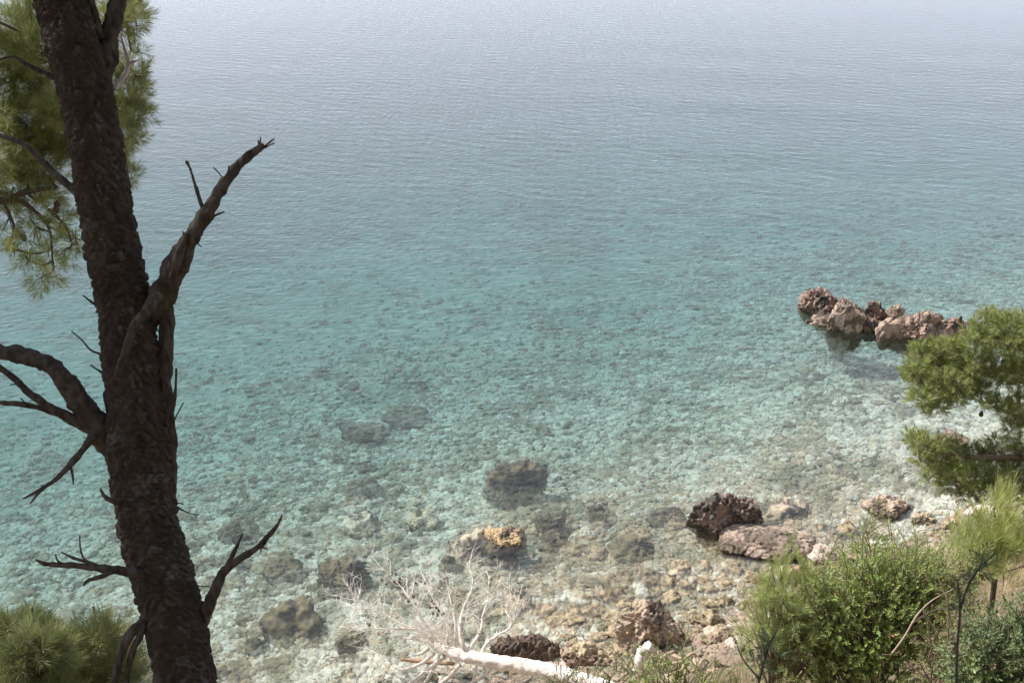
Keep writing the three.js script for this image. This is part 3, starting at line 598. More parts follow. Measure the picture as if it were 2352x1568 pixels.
  for (const [pts, m] of [
    [[[275, 1156, 14, -0.15], [252, 1148, 13, -0.2], [238, 1138, 10, -0.2], [230, 1122, 5, -0.2]], woodGrey], [[[242, 816, 7], [208, 804, 5], [188, 782, 4], [163, 760, 2]], deadDark], [[[232, 706, 10], [210, 694, 7], [190, 678, 4]], deadDark], [[[248, 862, 10], [228, 852, 7], [207, 838, 4]], deadDark],
    [[[395, 1158, 6], [420, 1172, 4], [440, 1180, 3], [456, 1182, 2]], deadDark], [[[398, 1155, 4], [412, 1155, 3], [420, 1158, 2]], deadDark], [[[440, 1340, 5], [460, 1346, 3], [482, 1347, 2]], deadDark], [[[130, 182, 14], [90, 162, 12], [50, 142, 11], [30, 130, 7], [-10, 138, 5], [-60, 140, 3]], deadDark],
  ]) add('twig', [br(pts)], m);
  add('branch', [br([[182, 445, 22, 0.02], [150, 420, 20, 0.06], [108, 382, 17, 0.1], [62, 336, 15, 0.14], [20, 318, 13, 0.2], [-20, 305, 12, 0.3], [-90, 280, 8, 0.4]])], woodGrey, 'pale curved branch left of the trunk');
  add('branch', [br([[258, 205, 16, 0.1], [280, 182, 15, 0.14], [292, 158, 13, 0.16], [294, 138, 11, 0.16], [284, 108, 8, 0.16], [276, 76, 4, 0.16]]), br([[293, 146, 9, 0.16], [306, 142, 8, 0.16], [320, 136, 3, 0.16]]), br([[280, 100, 4, 0.16], [268, 88, 3, 0.16], [262, 80, 2, 0.16]])], mat({ color: C(0.4, 0.37, 0.36) }), 'small bleached branch right of the trunk top');
  // its own crown, above what the photograph shows, which keeps the trunk in shade
  reseed(612);
  const nl = [], twg = [];
  for (let i = 0; i < 46; i++) {
    const a = i * 2.4, y = rr(12.6, 17.5), R = rr(0.6, 2.6) * (1 - Math.max(0, y - 15) * 0.2), o = P(20, -560, D), c = V(o.x - 0.5 + Math.cos(a) * R, y, o.z - 0.3 + Math.sin(a) * R);
    twg.push(limb([[V(o.x + 0.1, y - 0.5, o.z), 0.03], [V((o.x + c.x) / 2, y - 0.15, (o.z + c.z) / 2), 0.02], [c, 0.008]], { rad: 5, seg: 3, rough: 0.1 }));
    clumpTufts(nl, c, rr(0.38, 0.62), 120, [0.2, 0.23, 0.08], 0.5, 0.6, 1.25);
  }
  for (let i = 0; i < 70; i++) {   // the canopy spreads over the place the picture is taken from
    const c = V(rr(-5.5, 3), rr(13.4, 17), rr(-6.5, 4.5)), o = P(20, -560, D);
    twg.push(limb([[V(o.x, c.y - 0.6, o.z), 0.03], [V((o.x + c.x) / 2, c.y - 0.2, (o.z + c.z) / 2), 0.02], [c, 0.008]], { rad: 5, seg: 3, rough: 0.1 }));
    clumpTufts(nl, c, rr(0.5, 0.8), 110, [0.2, 0.23, 0.08], 0.5, 0.6, 1.5);
  }
  const crown = new THREE.Group();
  crown.name = 'crown'; tree.add(crown);
  const tw = mergeGeometries(twg); tw.translate(-tree.position.x, -tree.position.y, -tree.position.z);
  const tm = new THREE.Mesh(tw, twigMat); tm.name = 'twigs'; tm.userData.kind = 'stuff'; tm.castShadow = tm.receiveShadow = true; crown.add(tm);
  const im = instances('needles', TUFT, needleMat, nl, tree); crown.add(im);
}

// a pine whose boughs reach into the picture: limbs as [point, radius] lists, foliage as clumps round their ends
function boughPine({ name = 'pine_tree', label, base, trunk, boughs, clumps, color, tuft = TUFT, cones = [], group, twigs = 5, barkC = twigMat, dens = 1 }) {
  const tree = thing(name, label, 'tree', base, group);
  part('trunk', limb(trunk, { seg: 10, rad: 14, rough: 0.16, freq: 8 }), barkC, tree);
  for (const b of boughs) part('branch', limb(b, { seg: 6, rad: 8, rough: 0.2, freq: 8 }), barkC, tree);
  const nl = [], tw = [], ends = boughs.flatMap((b) => b.map((s) => s[0]));
  for (const [c, R, n, o = {}] of clumps) {
    let best = ends[0];
    for (const e of ends) if (e.distanceTo(c) < best.distanceTo(c)) best = e;
    const mid = best.clone().lerp(c, 0.5).add(V(gauss() * 0.05, -0.04, gauss() * 0.05));
    if (best.distanceTo(c) > 0.02) tw.push(limb([[best, 0.012], [mid, 0.009], [c, 0.005]], { rad: 5, seg: 4, rough: 0.15 }));
    for (let k = 0; k < twigs; k++) { const d = rdir(); tw.push(limb([[c, 0.005], [c.clone().addScaledVector(d, R * 0.5).add(V(0, -0.02, 0)), 0.0035], [c.clone().addScaledVector(d, R * 0.95), 0.002]], { rad: 4, seg: 2, rough: 0 })); }
    clumpTufts(nl, c, R, Math.round(n * dens), o.color ?? color, o.up ?? 0.5, o.flat ?? 0.75, o.size ?? 1, o.vary ?? 0.25);
  }
  const crown = new THREE.Group();
  crown.name = 'crown'; tree.add(crown);
  const g = mergeGeometries(tw); g.translate(-base.x, -base.y, -base.z);
  const tm = new THREE.Mesh(g, barkC); tm.name = 'twigs'; tm.userData.kind = 'stuff'; tm.castShadow = tm.receiveShadow = true; crown.add(tm);
  crown.add(instances('needles', tuft, needleMat, nl, tree));
  for (const c of cones) { const m = new THREE.Mesh(CONE, coneMat); m.name = 'cone'; m.position.copy(c).sub(base); m.scale.setScalar(0.032); m.rotation.set(rr(-1, 1), rr(0, 6), rr(-1, 1)); m.castShadow = m.receiveShadow = true; crown.add(m); }
  return tree;
}
{   // pine behind the dark trunk, its boughs entering from the left
  reseed(818);
  const D = 9.6, Q = (u, v, e = 0) => P(u, v, D + e), cl = [], GOLD = [0.27, 0.30, 0.10], MID = GOLD, DIM = GOLD;
  for (const [u, v, r, n, c, o] of [
    [40, 60, 60, 130, GOLD], [95, 45, 50, 110, GOLD], [25, 130, 60, 140, GOLD], [85, 120, 55, 140, GOLD], [130, 160, 50, 110, MID], [30, 200, 60, 150, MID], [90, 215, 55, 140, MID], [140, 250, 50, 110, DIM], [30, 280, 60, 150, MID], [95, 300, 60, 150, DIM], [40, 360, 60, 150, DIM], [110, 380, 55, 140, DIM], [150, 330, 50, 110, DIM], [30, 430, 50, 110, DIM], [95, 450, 45, 80, DIM],
    [275, 15, 38, 70, MID], [310, 45, 26, 45, MID], [262, 60, 40, 70, MID], [300, 115, 22, 22, MID], [300, 210, 36, 70, MID], [312, 165, 26, 36, MID], [285, 255, 34, 70, DIM], [318, 268, 26, 45, GOLD], [262, 300, 36, 60, DIM], [300, 310, 24, 28, DIM], [285, 375, 18, 14, DIM], [295, 410, 20, 22, DIM], [250, 350, 30, 40, DIM],
    [20, 500, 50, 34, DIM, { up: -0.5 }], [80, 520, 50, 34, DIM, { up: -0.5 }], [140, 510, 40, 26, DIM, { up: -0.5 }], [30, 560, 34, 16, DIM, { up: -0.6 }], [110, 575, 40, 26, MID, { up: -0.6 }], [150, 570, 36, 18, DIM, { up: -0.6 }], [105, 630, 28, 22, MID, { up: -0.6 }], [170, 545, 24, 10, DIM, { up: -0.6 }], [70, 600, 22, 10, DIM, { up: -0.6 }],
    [-70, 120, 60, 50, GOLD], [-80, 260, 60, 60, MID], [-70, 400, 70, 90, DIM], [190, 100, 60, 80, MID], [210, 250, 60, 80, DIM], [60, -50, 60, 70, GOLD], [200, -60, 70, 100, MID], [300, -50, 50, 70, MID],
  ]) cl.push([Q(u, v, rr(-0.3, 0.4)), (r * D) / F, n, { color: c, ...o }]);
  for (let i = 0; i < 34; i++) cl.push([V(rr(-6.8, -3.7), rr(11.0, 14.6), rr(-8.0, -6.2)), rr(0.35, 0.55), 110, { color: MID, size: 1.3 }]);
  for (let i = 0; i < 16; i++) cl.push([V(rr(-7.8, -6.2), rr(9.6, 12.6), rr(-9.8, -7.9)), rr(0.35, 0.5), 110, { color: MID, size: 1.3 }]);
  const B = (l) => l.map(([u, v, w, e = 0]) => [Q(u, v, e), ((w / 2) * D) / F]);
  const tx = Q(-260, 300), base = V(tx.x, ground(tx.x, tx.z) - 0.1, tx.z);
  const cones = [Q(130, 468), Q(128, 480), Q(30, 240), Q(310, 205), Q(112, 505), Q(52, 545), Q(60, 340)];
  boughPine({
    label: 'sunlit green pine with drooping twigs behind the dark trunk', base, color: MID, clumps: cl, cones, dens: 0.75,
    trunk: [[base, 0.16], [Q(-262, 500), 0.13], [Q(-250, 200), 0.12], [Q(-240, -150), 0.1], [V(tx.x + 0.3, 14.8, tx.z + 0.4), 0.04]],
    boughs: [B([[-255, 420, 40], [-120, 440, 26], [0, 462, 18], [60, 440, 14], [130, 430, 8]]), B([[-250, 260, 40], [-100, 230, 26], [20, 240, 16], [120, 250, 12], [230, 280, 10], [300, 260, 5]]), B([[-245, 60, 40], [-60, 60, 24], [80, 90, 16], [190, 60, 12], [290, 30, 6]]), B([[0, 440, 12], [60, 470, 10], [110, 520, 7], [120, 600, 4]]), B([[10, 470, 8], [30, 520, 6], [20, 570, 3]]), B([[110, 480, 8], [150, 520, 6], [165, 560, 3]]), B([[230, 280, 8], [285, 330, 6], [292, 400, 4]])],
  });
}
{   // pine at the right, its boughs over the pale water
  reseed(929);
  const D = 13.5, Q = (u, v, e = 0) => P(u, v, D + e), cl = [], A = [0.25, 0.285, 0.08], Bc = A;
  for (const [u, v, r, n, c] of [
    [2258, 745, 26, 46, A], [2300, 745, 30, 60, A], [2335, 750, 34, 60, A], [2375, 745, 40, 60, A], [2240, 780, 26, 50, A], [2285, 795, 36, 80, Bc], [2335, 800, 40, 90, A], [2380, 810, 45, 80, A], [2200, 800, 26, 46, A], [2160, 806, 24, 44, A], [2118, 812, 24, 44, A], [2105, 845, 26, 50, A], [2150, 842, 32, 70, Bc], [2195, 840, 34, 80, A], [2245, 835, 36, 80, Bc], [2300, 850, 42, 100, Bc], [2350, 860, 45, 100, A], [2095, 862, 20, 30, A], [2125, 885, 30, 60, Bc], [2170, 885, 34, 80, Bc], [2220, 880, 34, 70, A], [2120, 918, 26, 50, Bc], [2160, 922, 26, 50, Bc], [2145, 938, 16, 20, Bc], [2200, 915, 24, 40, Bc], [2250, 890, 26, 40, Bc],
    [2290, 930, 20, 26, Bc], [2315, 945, 24, 34, A], [2345, 925, 30, 44, A], [2260, 925, 14, 12, Bc], [2330, 985, 18, 22, Bc], [2350, 970, 24, 30, Bc],
    [2105, 1010, 22, 40, A], [2130, 1030, 24, 50, A], [2120, 1055, 22, 36, Bc], [2165, 1022, 20, 30, A], [2160, 1060, 28, 60, Bc], [2200, 1035, 24, 34, A], [2205, 1070, 32, 70, A], [2150, 1095, 26, 50, Bc], [2190, 1110, 32, 70, Bc], [2240, 1095, 34, 80, A], [2250, 1050, 28, 50, A], [2290, 1060, 32, 60, A], [2290, 1110, 36, 80, Bc], [2340, 1085, 36, 80, A], [2345, 1030, 30, 50, A], [2345, 1130, 34, 70, Bc], [2230, 1130, 24, 40, Bc], [2380, 1060, 40, 60, A], [2290, 1020, 20, 24, Bc],
    [2430, 780, 60, 90, A], [2430, 880, 60, 90, A], [2440, 1090, 60, 90, A], [2440, 990, 50, 70, Bc],
  ]) cl.push([Q(u, v, rr(-0.35, 0.35)), ((r * D) / F) * 1.05, Math.round(n * 1.25), { color: c, up: 0.9, size: 0.8, vary: 0.36 }]);
  const B = (l) => l.map(([u, v, w, e = 0]) => [Q(u, v, e), ((w / 2) * D) / F]);
  const tx = Q(2560, 1000), base = V(tx.x, ground(tx.x, tx.z) - 0.1, tx.z);
  boughPine({
    label: 'bright green pine boughs with cones entering from the right edge', base, color: A, clumps: cl, tuft: TUFT_BRUSH, cones: [Q(2298, 870), Q(2305, 830), Q(2276, 848), Q(2338, 905), Q(2255, 950), Q(2318, 800), Q(2240, 860)], barkC: mat({ color: C(0.24, 0.18, 0.145) }),
    trunk: [[base, 0.17], [Q(2540, 1050), 0.15], [Q(2500, 900), 0.13], [Q(2490, 700), 0.11], [Q(2480, 400), 0.05]],
    boughs: [B([[2505, 930, 34], [2420, 880, 24], [2330, 850, 18], [2240, 845, 12], [2150, 860, 8], [2110, 850, 4]]), B([[2500, 850, 34], [2400, 800, 20], [2320, 780, 12], [2260, 770, 6]]), B([[2530, 1090, 40], [2420, 1060, 24], [2330, 1050, 16], [2240, 1050, 12], [2170, 1040, 8], [2115, 1030, 4]]), B([[2400, 1062, 14], [2330, 1090, 12], [2250, 1110, 8], [2190, 1105, 5]]), B([[2430, 1000, 16], [2350, 960, 10], [2300, 940, 6], [2262, 930, 3]])],
  });
}
// pine tops at the lower left
{
  reseed(55);
  const mk = (label, u, v, D, list, c, top, tuft) => {
    const Q = (a, b, e = 0) => P(a, b, D + e), foot = Q(u, v), base = V(foot.x, Math.min(ground(foot.x, foot.z) - 0.05, foot.y - 0.6), foot.z);
    const cl = list.map(([a, b, r, n]) => [Q(a, b, rr(-0.25, 0.25)), (r * D) / F, n, { color: c, up: 0.8 }]);
    boughPine({ name: 'young_pine', label, base, color: c, clumps: cl, twigs: 3, tuft, trunk: [[base, 0.05], [base.clone().lerp(Q(...top), 0.5).add(V(0.05, 0, 0)), 0.035], [Q(...top), 0.006]], boughs: list.slice(0, 6).map(([a, b]) => [[base.clone().lerp(Q(...top), 0.6), 0.014], [Q((a + top[0]) / 2, (b + v) / 2 - 10), 0.01], [Q(a, b), 0.004]]) });
  };
  mk('dark shaded young pine in the lower left corner', 40, 1720, 7.6, [[25, 1455, 30, 46], [72, 1445, 32, 54], [108, 1478, 34, 60], [20, 1490, 42, 76], [70, 1500, 44, 84], [115, 1505, 30, 50], [20, 1530, 50, 90], [90, 1540, 46, 80], [135, 1555, 26, 40], [40, 1600, 70, 120], [-50, 1480, 60, 90], [120, 1620, 70, 120]], [0.24, 0.265, 0.095], [72, 1395], TUFT);
  mk('pale sunlit young pine beside the foot of the dark trunk', 240, 1720, 8.2, [[215, 1480, 34, 60], [190, 1520, 38, 60], [240, 1510, 40, 80], [262, 1540, 34, 50], [210, 1555, 46, 80], [170, 1560, 34, 50], [310, 1545, 24, 22], [335, 1570, 26, 26], [230, 1610, 70, 120], [150, 1600, 50, 70], [245, 1462, 24, 30]], [0.24, 0.265, 0.095], [213, 1392], TUFT_FINE);
}

// ---------------------------------------------------------------- the bleached fallen tree at the water's edge
{
  reseed(1201);
  const bleached = mat({ vertexColors: true, roughness: 0.9 }), twigPale = mat({ color: C(0.78, 0.73, 0.67), roughness: 0.85 }), stained = mat({ color: C(0.34, 0.22, 0.145), roughness: 0.9 });
  const Z = (x, y, h) => onY((850 + x / 2.94) * 0.9408, (1150 + y / 2.94) * 0.9408, h);   // read off an enlargement of the photograph
  const grain = (q) => { const k = 0.5 * n3(q.x * 2.2, q.y * 34, q.z * 34) + 0.35 * n3(q.x * 6, q.y * 70, q.z * 70), t = sstep(k, 0.1, 0.55), st = sstep(fbm(q.x * 2.5, q.y * 5 + 3, q.z * 5, 3), 0.1, 0.4) * 0.4, c = mix3(mix3([0.72, 0.655, 0.60], [0.44, 0.36, 0.29], st), [0.27, 0.215, 0.18], t * 0.7); return c; };
  const base = Z(2100, 1700, 0.9), tree = thing('fallen_tree', 'bleached white fallen tree with bare twigs lying over the shallows', 'tree', V(base.x, ground(base.x, base.z), base.z));
  const px = (w, p) => ((w * 0.88 / 2.94) * 0.9408 * depthOf(p)) / F / 2;
  const L = (list, o = {}) => limb(list.map(([x, y, h, w]) => { const p = Z(x, y, h); return [p, px(w, p)]; }), { seg: 7, rad: 10, rough: 0.12, freq: 7, color: grain, ...o });
  part('trunk', L([[2300, 1760, 1.5, 150], [2050, 1640, 1.25, 140], [1800, 1540, 1.0, 132], [1560, 1465, 0.85, 126], [1330, 1410, 0.75, 122], [1120, 1375, 0.68, 116], [930, 1345, 0.62, 110], [770, 1310, 0.58, 96], [650, 1265, 0.56, 74], [570, 1225, 0.56, 52], [480, 1200, 0.58, 32], [395, 1198, 0.58, 12]], { rad: 30, seg: 16, rough: 0.1, fibre: 0.05 }), bleached, tree);
  const main = [
    [[850, 1300, 0.66, 44], [815, 1225, 0.8, 34], [800, 1110, 0.95, 26], [830, 980, 1.1, 20], [885, 850, 1.25, 14], [890, 760, 1.35, 10], [850, 660, 1.4, 4]],
    [[850, 1300, 0.66, 44], [910, 1220, 0.75, 32], [955, 1130, 0.85, 24], [965, 1040, 0.95, 18], [1000, 930, 1.05, 13], [1005, 830, 1.15, 9], [1020, 740, 1.2, 4]],
    [[955, 1320, 0.66, 36], [985, 1250, 0.75, 28], [1060, 1185, 0.82, 24], [1160, 1125, 0.9, 18], [1170, 1070, 0.98, 14], [1130, 1000, 1.05, 10], [1140, 930, 1.1, 4]],
    [[1160, 1125, 0.9, 12], [1190, 1060, 0.98, 9], [1190, 1000, 1.05, 5], [1160, 940, 1.1, 3]],
    [[640, 1230, 0.6, 40], [590, 1140, 0.75, 30], [540, 1080, 0.85, 22], [490, 990, 1.0, 16], [440, 920, 1.1, 12], [380, 830, 1.2, 9], [290, 740, 1.3, 6], [215, 670, 1.35, 3]],
    [[700, 1250, 0.62, 34], [720, 1130, 0.8, 24], [680, 1030, 0.95, 16], [620, 940, 1.05, 11], [580, 850, 1.15, 7], [550, 770, 1.2, 3]],
    [[600, 1200, 0.6, 30], [480, 1140, 0.7, 20], [330, 1130, 0.8, 14], [200, 1130, 0.85, 9], [80, 1105, 0.9, 4]],
    [[480, 1140, 0.7, 16], [330, 1070, 0.8, 13], [250, 1020, 0.85, 12], [180, 990, 0.9, 9], [90, 990, 0.92, 6], [20, 985, 0.95, 3]], [[180, 980, 0.9, 8], [110, 955, 0.95, 6], [60, 925, 0.98, 3]],
    [[760, 1260, 0.62, 26], [770, 1120, 0.85, 18], [740, 960, 1.05, 12], [720, 860, 1.15, 7], [700, 770, 1.25, 3]],
  ];
  const lower = [
    [[620, 1300, 0.5, 40], [540, 1370, 0.4, 32], [440, 1415, 0.35, 22], [360, 1420, 0.35, 16], [260, 1350, 0.4, 11], [150, 1280, 0.45, 8], [20, 1255, 0.5, 3]],
    [[690, 1330, 0.5, 44], [600, 1400, 0.35, 36], [510, 1470, 0.2, 26], [430, 1530, 0.1, 16], [400, 1570, 0.0, 8]], [[800, 1390, 0.5, 40], [730, 1470, 0.3, 32], [640, 1540, 0.1, 22], [600, 1600, -0.1, 12]],
    [[580, 1270, 0.5, 36], [520, 1310, 0.45, 30], [465, 1325, 0.42, 12]], [[640, 1360, 0.4, 34], [590, 1460, 0.2, 28], [540, 1530, 0.05, 18]], [[920, 1400, 0.55, 26], [900, 1490, 0.3, 20], [870, 1560, 0.1, 10]],
    [[1030, 1410, 0.55, 28], [960, 1480, 0.35, 20], [880, 1520, 0.25, 12], [840, 1600, 0.1, 6]], [[1030, 1460, 0.5, 20], [1010, 1520, 0.3, 14], [960, 1580, 0.1, 8]], [[1290, 1440, 0.6, 16], [1240, 1475, 0.5, 10], [1210, 1490, 0.45, 5]], [[1085, 1340, 0.72, 14], [1082, 1318, 0.8, 8]], [[1275, 1365, 0.8, 10], [1272, 1345, 0.86, 6]],
  ];
  for (const b of main) part('branch', L(b), bleached, tree);
  for (const b of lower) part('branch', L(b), bleached, tree);
  const low = part('branch', L([[380, 1350, 0.1, 26], [520, 1365, 0.12, 36], [650, 1375, 0.15, 36], [760, 1380, 0.2, 30]]), stained, tree);
  low.userData.label = 'rust coloured limb under the bleached trunk';
  // the fine dry twigs
  const tw = [], cones = [];
  const grow = (p, d, len, r, lev) => {
    const pts = [[p, r]], q = p.clone(), dd = d.clone();
    for (let i = 1; i <= 3; i++) { dd.add(V(gauss() * 0.3, gauss() * 0.2 + 0.05, gauss() * 0.3)).normalize(); q.addScaledVector(dd, len / 3); pts.push([q.clone(), r * (1 - i * 0.25)]); }
    tw.push(limb(pts, { rad: 4, seg: 2, rough: 0 }));
    if (lev > 0) for (let k = 0; k < 3; k++) { const s = pts[1 + Math.floor(rnd() * 3)][0]; grow(s, dd.clone().add(rdir().multiplyScalar(0.8)).normalize(), len * rr(0.4, 0.65), r * 0.6, lev - 1); }
  };
  [...main, ...main.slice(0, 3), ...main.slice(4, 8), ...main.slice(4, 8)].forEach((b, bi) => {
    const n = bi < main.length ? 9 : 6;
    for (let i = 0; i < n; i++) {
      const f = rr(0.25, 0.98) * (b.length - 1), k = Math.min(b.length - 2, Math.floor(f)), a = Z(...b[k]), c = Z(...b[k + 1]), p = a.clone().lerp(c, f - k), along = c.clone().sub(a).normalize();
      grow(p, along.multiplyScalar(0.7).add(rdir().multiplyScalar(0.8)).add(V(0, 0.25, 0)).normalize(), rr(0.2, 0.46), 0.0062, 2);
    }
  });
  for (let i = 0; i < 44; i++) { const a = Z(rr(500, 800), rr(1180, 1260), 0.62); grow(a, V(gauss() * 0.8 - 0.3, rr(0.2, 0.9), gauss() * 0.6).normalize(), rr(0.2, 0.5), 0.007, 2); }
  for (const [x, y, h] of [[1080, 1480, 0.4], [900, 1440, 0.4], [760, 1440, 0.35], [500, 1440, 0.3], [300, 1500, 0.3], [200, 1470, 0.3]]) for (let i = 0; i < 3; i++) grow(Z(x, y, h), V(gauss(), 0.1 + rnd() * 0.3, gauss() * 0.6).normalize(), rr(0.25, 0.5), 0.005, 1);
  part('twigs', mergeGeometries(tw), twigPale, tree, true);
  for (const [x, y, h] of [[310, 750, 1.28], [340, 735, 1.3], [370, 770, 1.25], [330, 795, 1.24], [365, 800, 1.22], [345, 820, 1.2], [380, 815, 1.2], [240, 780, 1.26], [275, 812, 1.2], [485, 803, 1.2], [690, 768, 1.25], [430, 930, 1.1], [465, 900, 1.1], [600, 930, 1.05], [615, 950, 1.04], [635, 975, 1.0], [650, 1000, 0.98], [610, 1020, 0.95], [680, 1025, 0.95], [640, 1030, 0.95], [585, 975, 1.0], [395, 885, 1.13], [150, 1105, 0.88], [220, 1165, 0.8]]) {
    const m = new THREE.Mesh(CONE, coneMat); m.name = 'cone'; m.position.copy(Z(x, y, h)).sub(tree.position); m.scale.setScalar(rr(0.022, 0.034)); m.rotation.set(rr(-1, 1), rr(0, 6), rr(-1, 1)); m.castShadow = m.receiveShadow = true; tree.add(m);
  }
  // driftwood by the rocks
  const drift = (label, list, mm = bleached, cat = 'driftwood') => { const p0 = onY(list[0][0], list[0][1], list[0][2]), t = thing('driftwood', label, cat, p0); part('stem', limb(list.map(([u, v, h, w]) => { const p = onY(u, v, h); return [p, (w / 2) * depthOf(p) / F]; }), { seg: 10, rad: 18, rough: 0.3, freq: 6, fibre: 0.12, color: grain }), mm, t); return t; };
  drift('pale bent driftwood stump in front of the pointed rock', [[1462, 1545, 0.25, 18], [1469, 1518, 0.4, 24], [1480, 1496, 0.5, 28], [1494, 1490, 0.5, 26], [1503, 1498, 0.46, 10]]);
  drift('white broken driftwood log under the right pine', [[2300, 1190, 0.7, 40], [2262, 1178, 0.6, 34], [2236, 1176, 0.5, 26], [2216, 1182, 0.42, 10]]);
  // tangled roots on the shore
  const rp = onY(1590, 1530, 0.5), rt = thing('root_tangle', 'tangled bare orange brown roots on the shore rocks', 'roots', rp), rootMat = mat({ color: C(0.40, 0.29, 0.22) });
  for (let i = 0; i < 12; i++) { const u = rr(1535, 1640), v = rr(1495, 1560); part('root', limb([[onY(u, v, 0.55), 0.03], [onY(u + rr(-30, 30), v + rr(-10, 22), 0.6), 0.025], [onY(u + rr(-55, 55), v + rr(0, 40), 0.4), 0.02], [onY(u + rr(-75, 75), v + rr(5, 55), 0.2), 0.008]], { rad: 6, rough: 0.2 }), rootMat, rt); }
}

// ---------------------------------------------------------------- shrubs, grass and young pine on the slope
const bushStem = mat({ color: C(0.21, 0.155, 0.115) });
function shrub(name, label, foot, blobs, color, { sprig = SPRIG, dens = 900, size = 1, m = leafMat, stems = 40, category = 'shrub', up = 0.5, group } = {}) {
  const t = thing(name, label, category, foot, group), list = [], st = [];
  for (const [c, rx, ry, rz, k = 1, col = color] of blobs) {
    const n = Math.round(dens * k * (rx * ry + ry * rz + rx * rz) / 3 * 4), tint = 1 + gauss() * 0.3;
    for (let i = 0; i < n; i++) {
      const d = rdir(), s = 0.55 + 0.45 * Math.pow(rnd(), 0.5), w = 1 + 0.42 * n3(d.x * 2 + c.x, d.y * 2, d.z * 2 + c.z) + 0.3 * n3(d.x * 6 + c.x, d.y * 6, d.z * 6);
      const q = V(c.x + d.x * rx * s * w, c.y + d.y * ry * s * w, c.z + d.z * rz * s * w);
      list.push([orient(q, d.add(V(0, up, 0)).add(rdir().multiplyScalar(0.6)).normalize(), size * rr(0.55, 1.35), rr(0, 6.28)), rnd() < 0.05 ? vary([0.3, 0.22, 0.12], 0.2) : vary([col[0] * tint, col[1] * tint, col[2] * tint], 0.3)]);
    }
    for (let i = 0; i < 5 * k; i++) {   // shoots that outgrow the rest
      const d = rdir(); d.y = Math.abs(d.y) + 0.5; d.normalize();
      const l = rr(0.12, 0.4), b = V(c.x + d.x * rx * 0.8, c.y + d.y * ry * 0.8, c.z + d.z * rz * 0.8), e = b.clone().addScaledVector(d, l).add(V(gauss() * 0.05, 0.05, gauss() * 0.05));
      st.push(limb([[b, 0.005], [b.clone().lerp(e, 0.5).add(V(0, 0.02, 0)), 0.004], [e, 0.002]], { rad: 4, seg: 2, rough: 0 }));
      for (let j = 0; j < l * 40; j++) list.push([orient(b.clone().lerp(e, rnd()), d.clone().add(rdir().multiplyScalar(0.7)).normalize(), size * rr(0.4, 0.8), rr(0, 6.28)), vary(col, 0.25)]);
    }
    for (let i = 0; i < Math.round(stems * k); i++) { const d = rdir(); d.y = Math.abs(d.y); const e = V(c.x + d.x * rx, c.y + d.y * ry, c.z + d.z * rz), b = V(lerp(foot.x, c.x, 0.6) + gauss() * 0.08, lerp(foot.y, c.y - ry, 0.7), lerp(foot.z, c.z, 0.6) + gauss() * 0.08); st.push(limb([[b, 0.012], [b.clone().lerp(e, 0.55).add(V(gauss() * 0.06, 0.05, gauss() * 0.06)), 0.008], [e, 0.003]], { rad: 4, seg: 3, rough: 0 })); }
  }
  if (st.length) part('stems', mergeGeometries(st), bushStem, t, true);
  instances('leaves', sprig, m, list, t);
  return t;
}
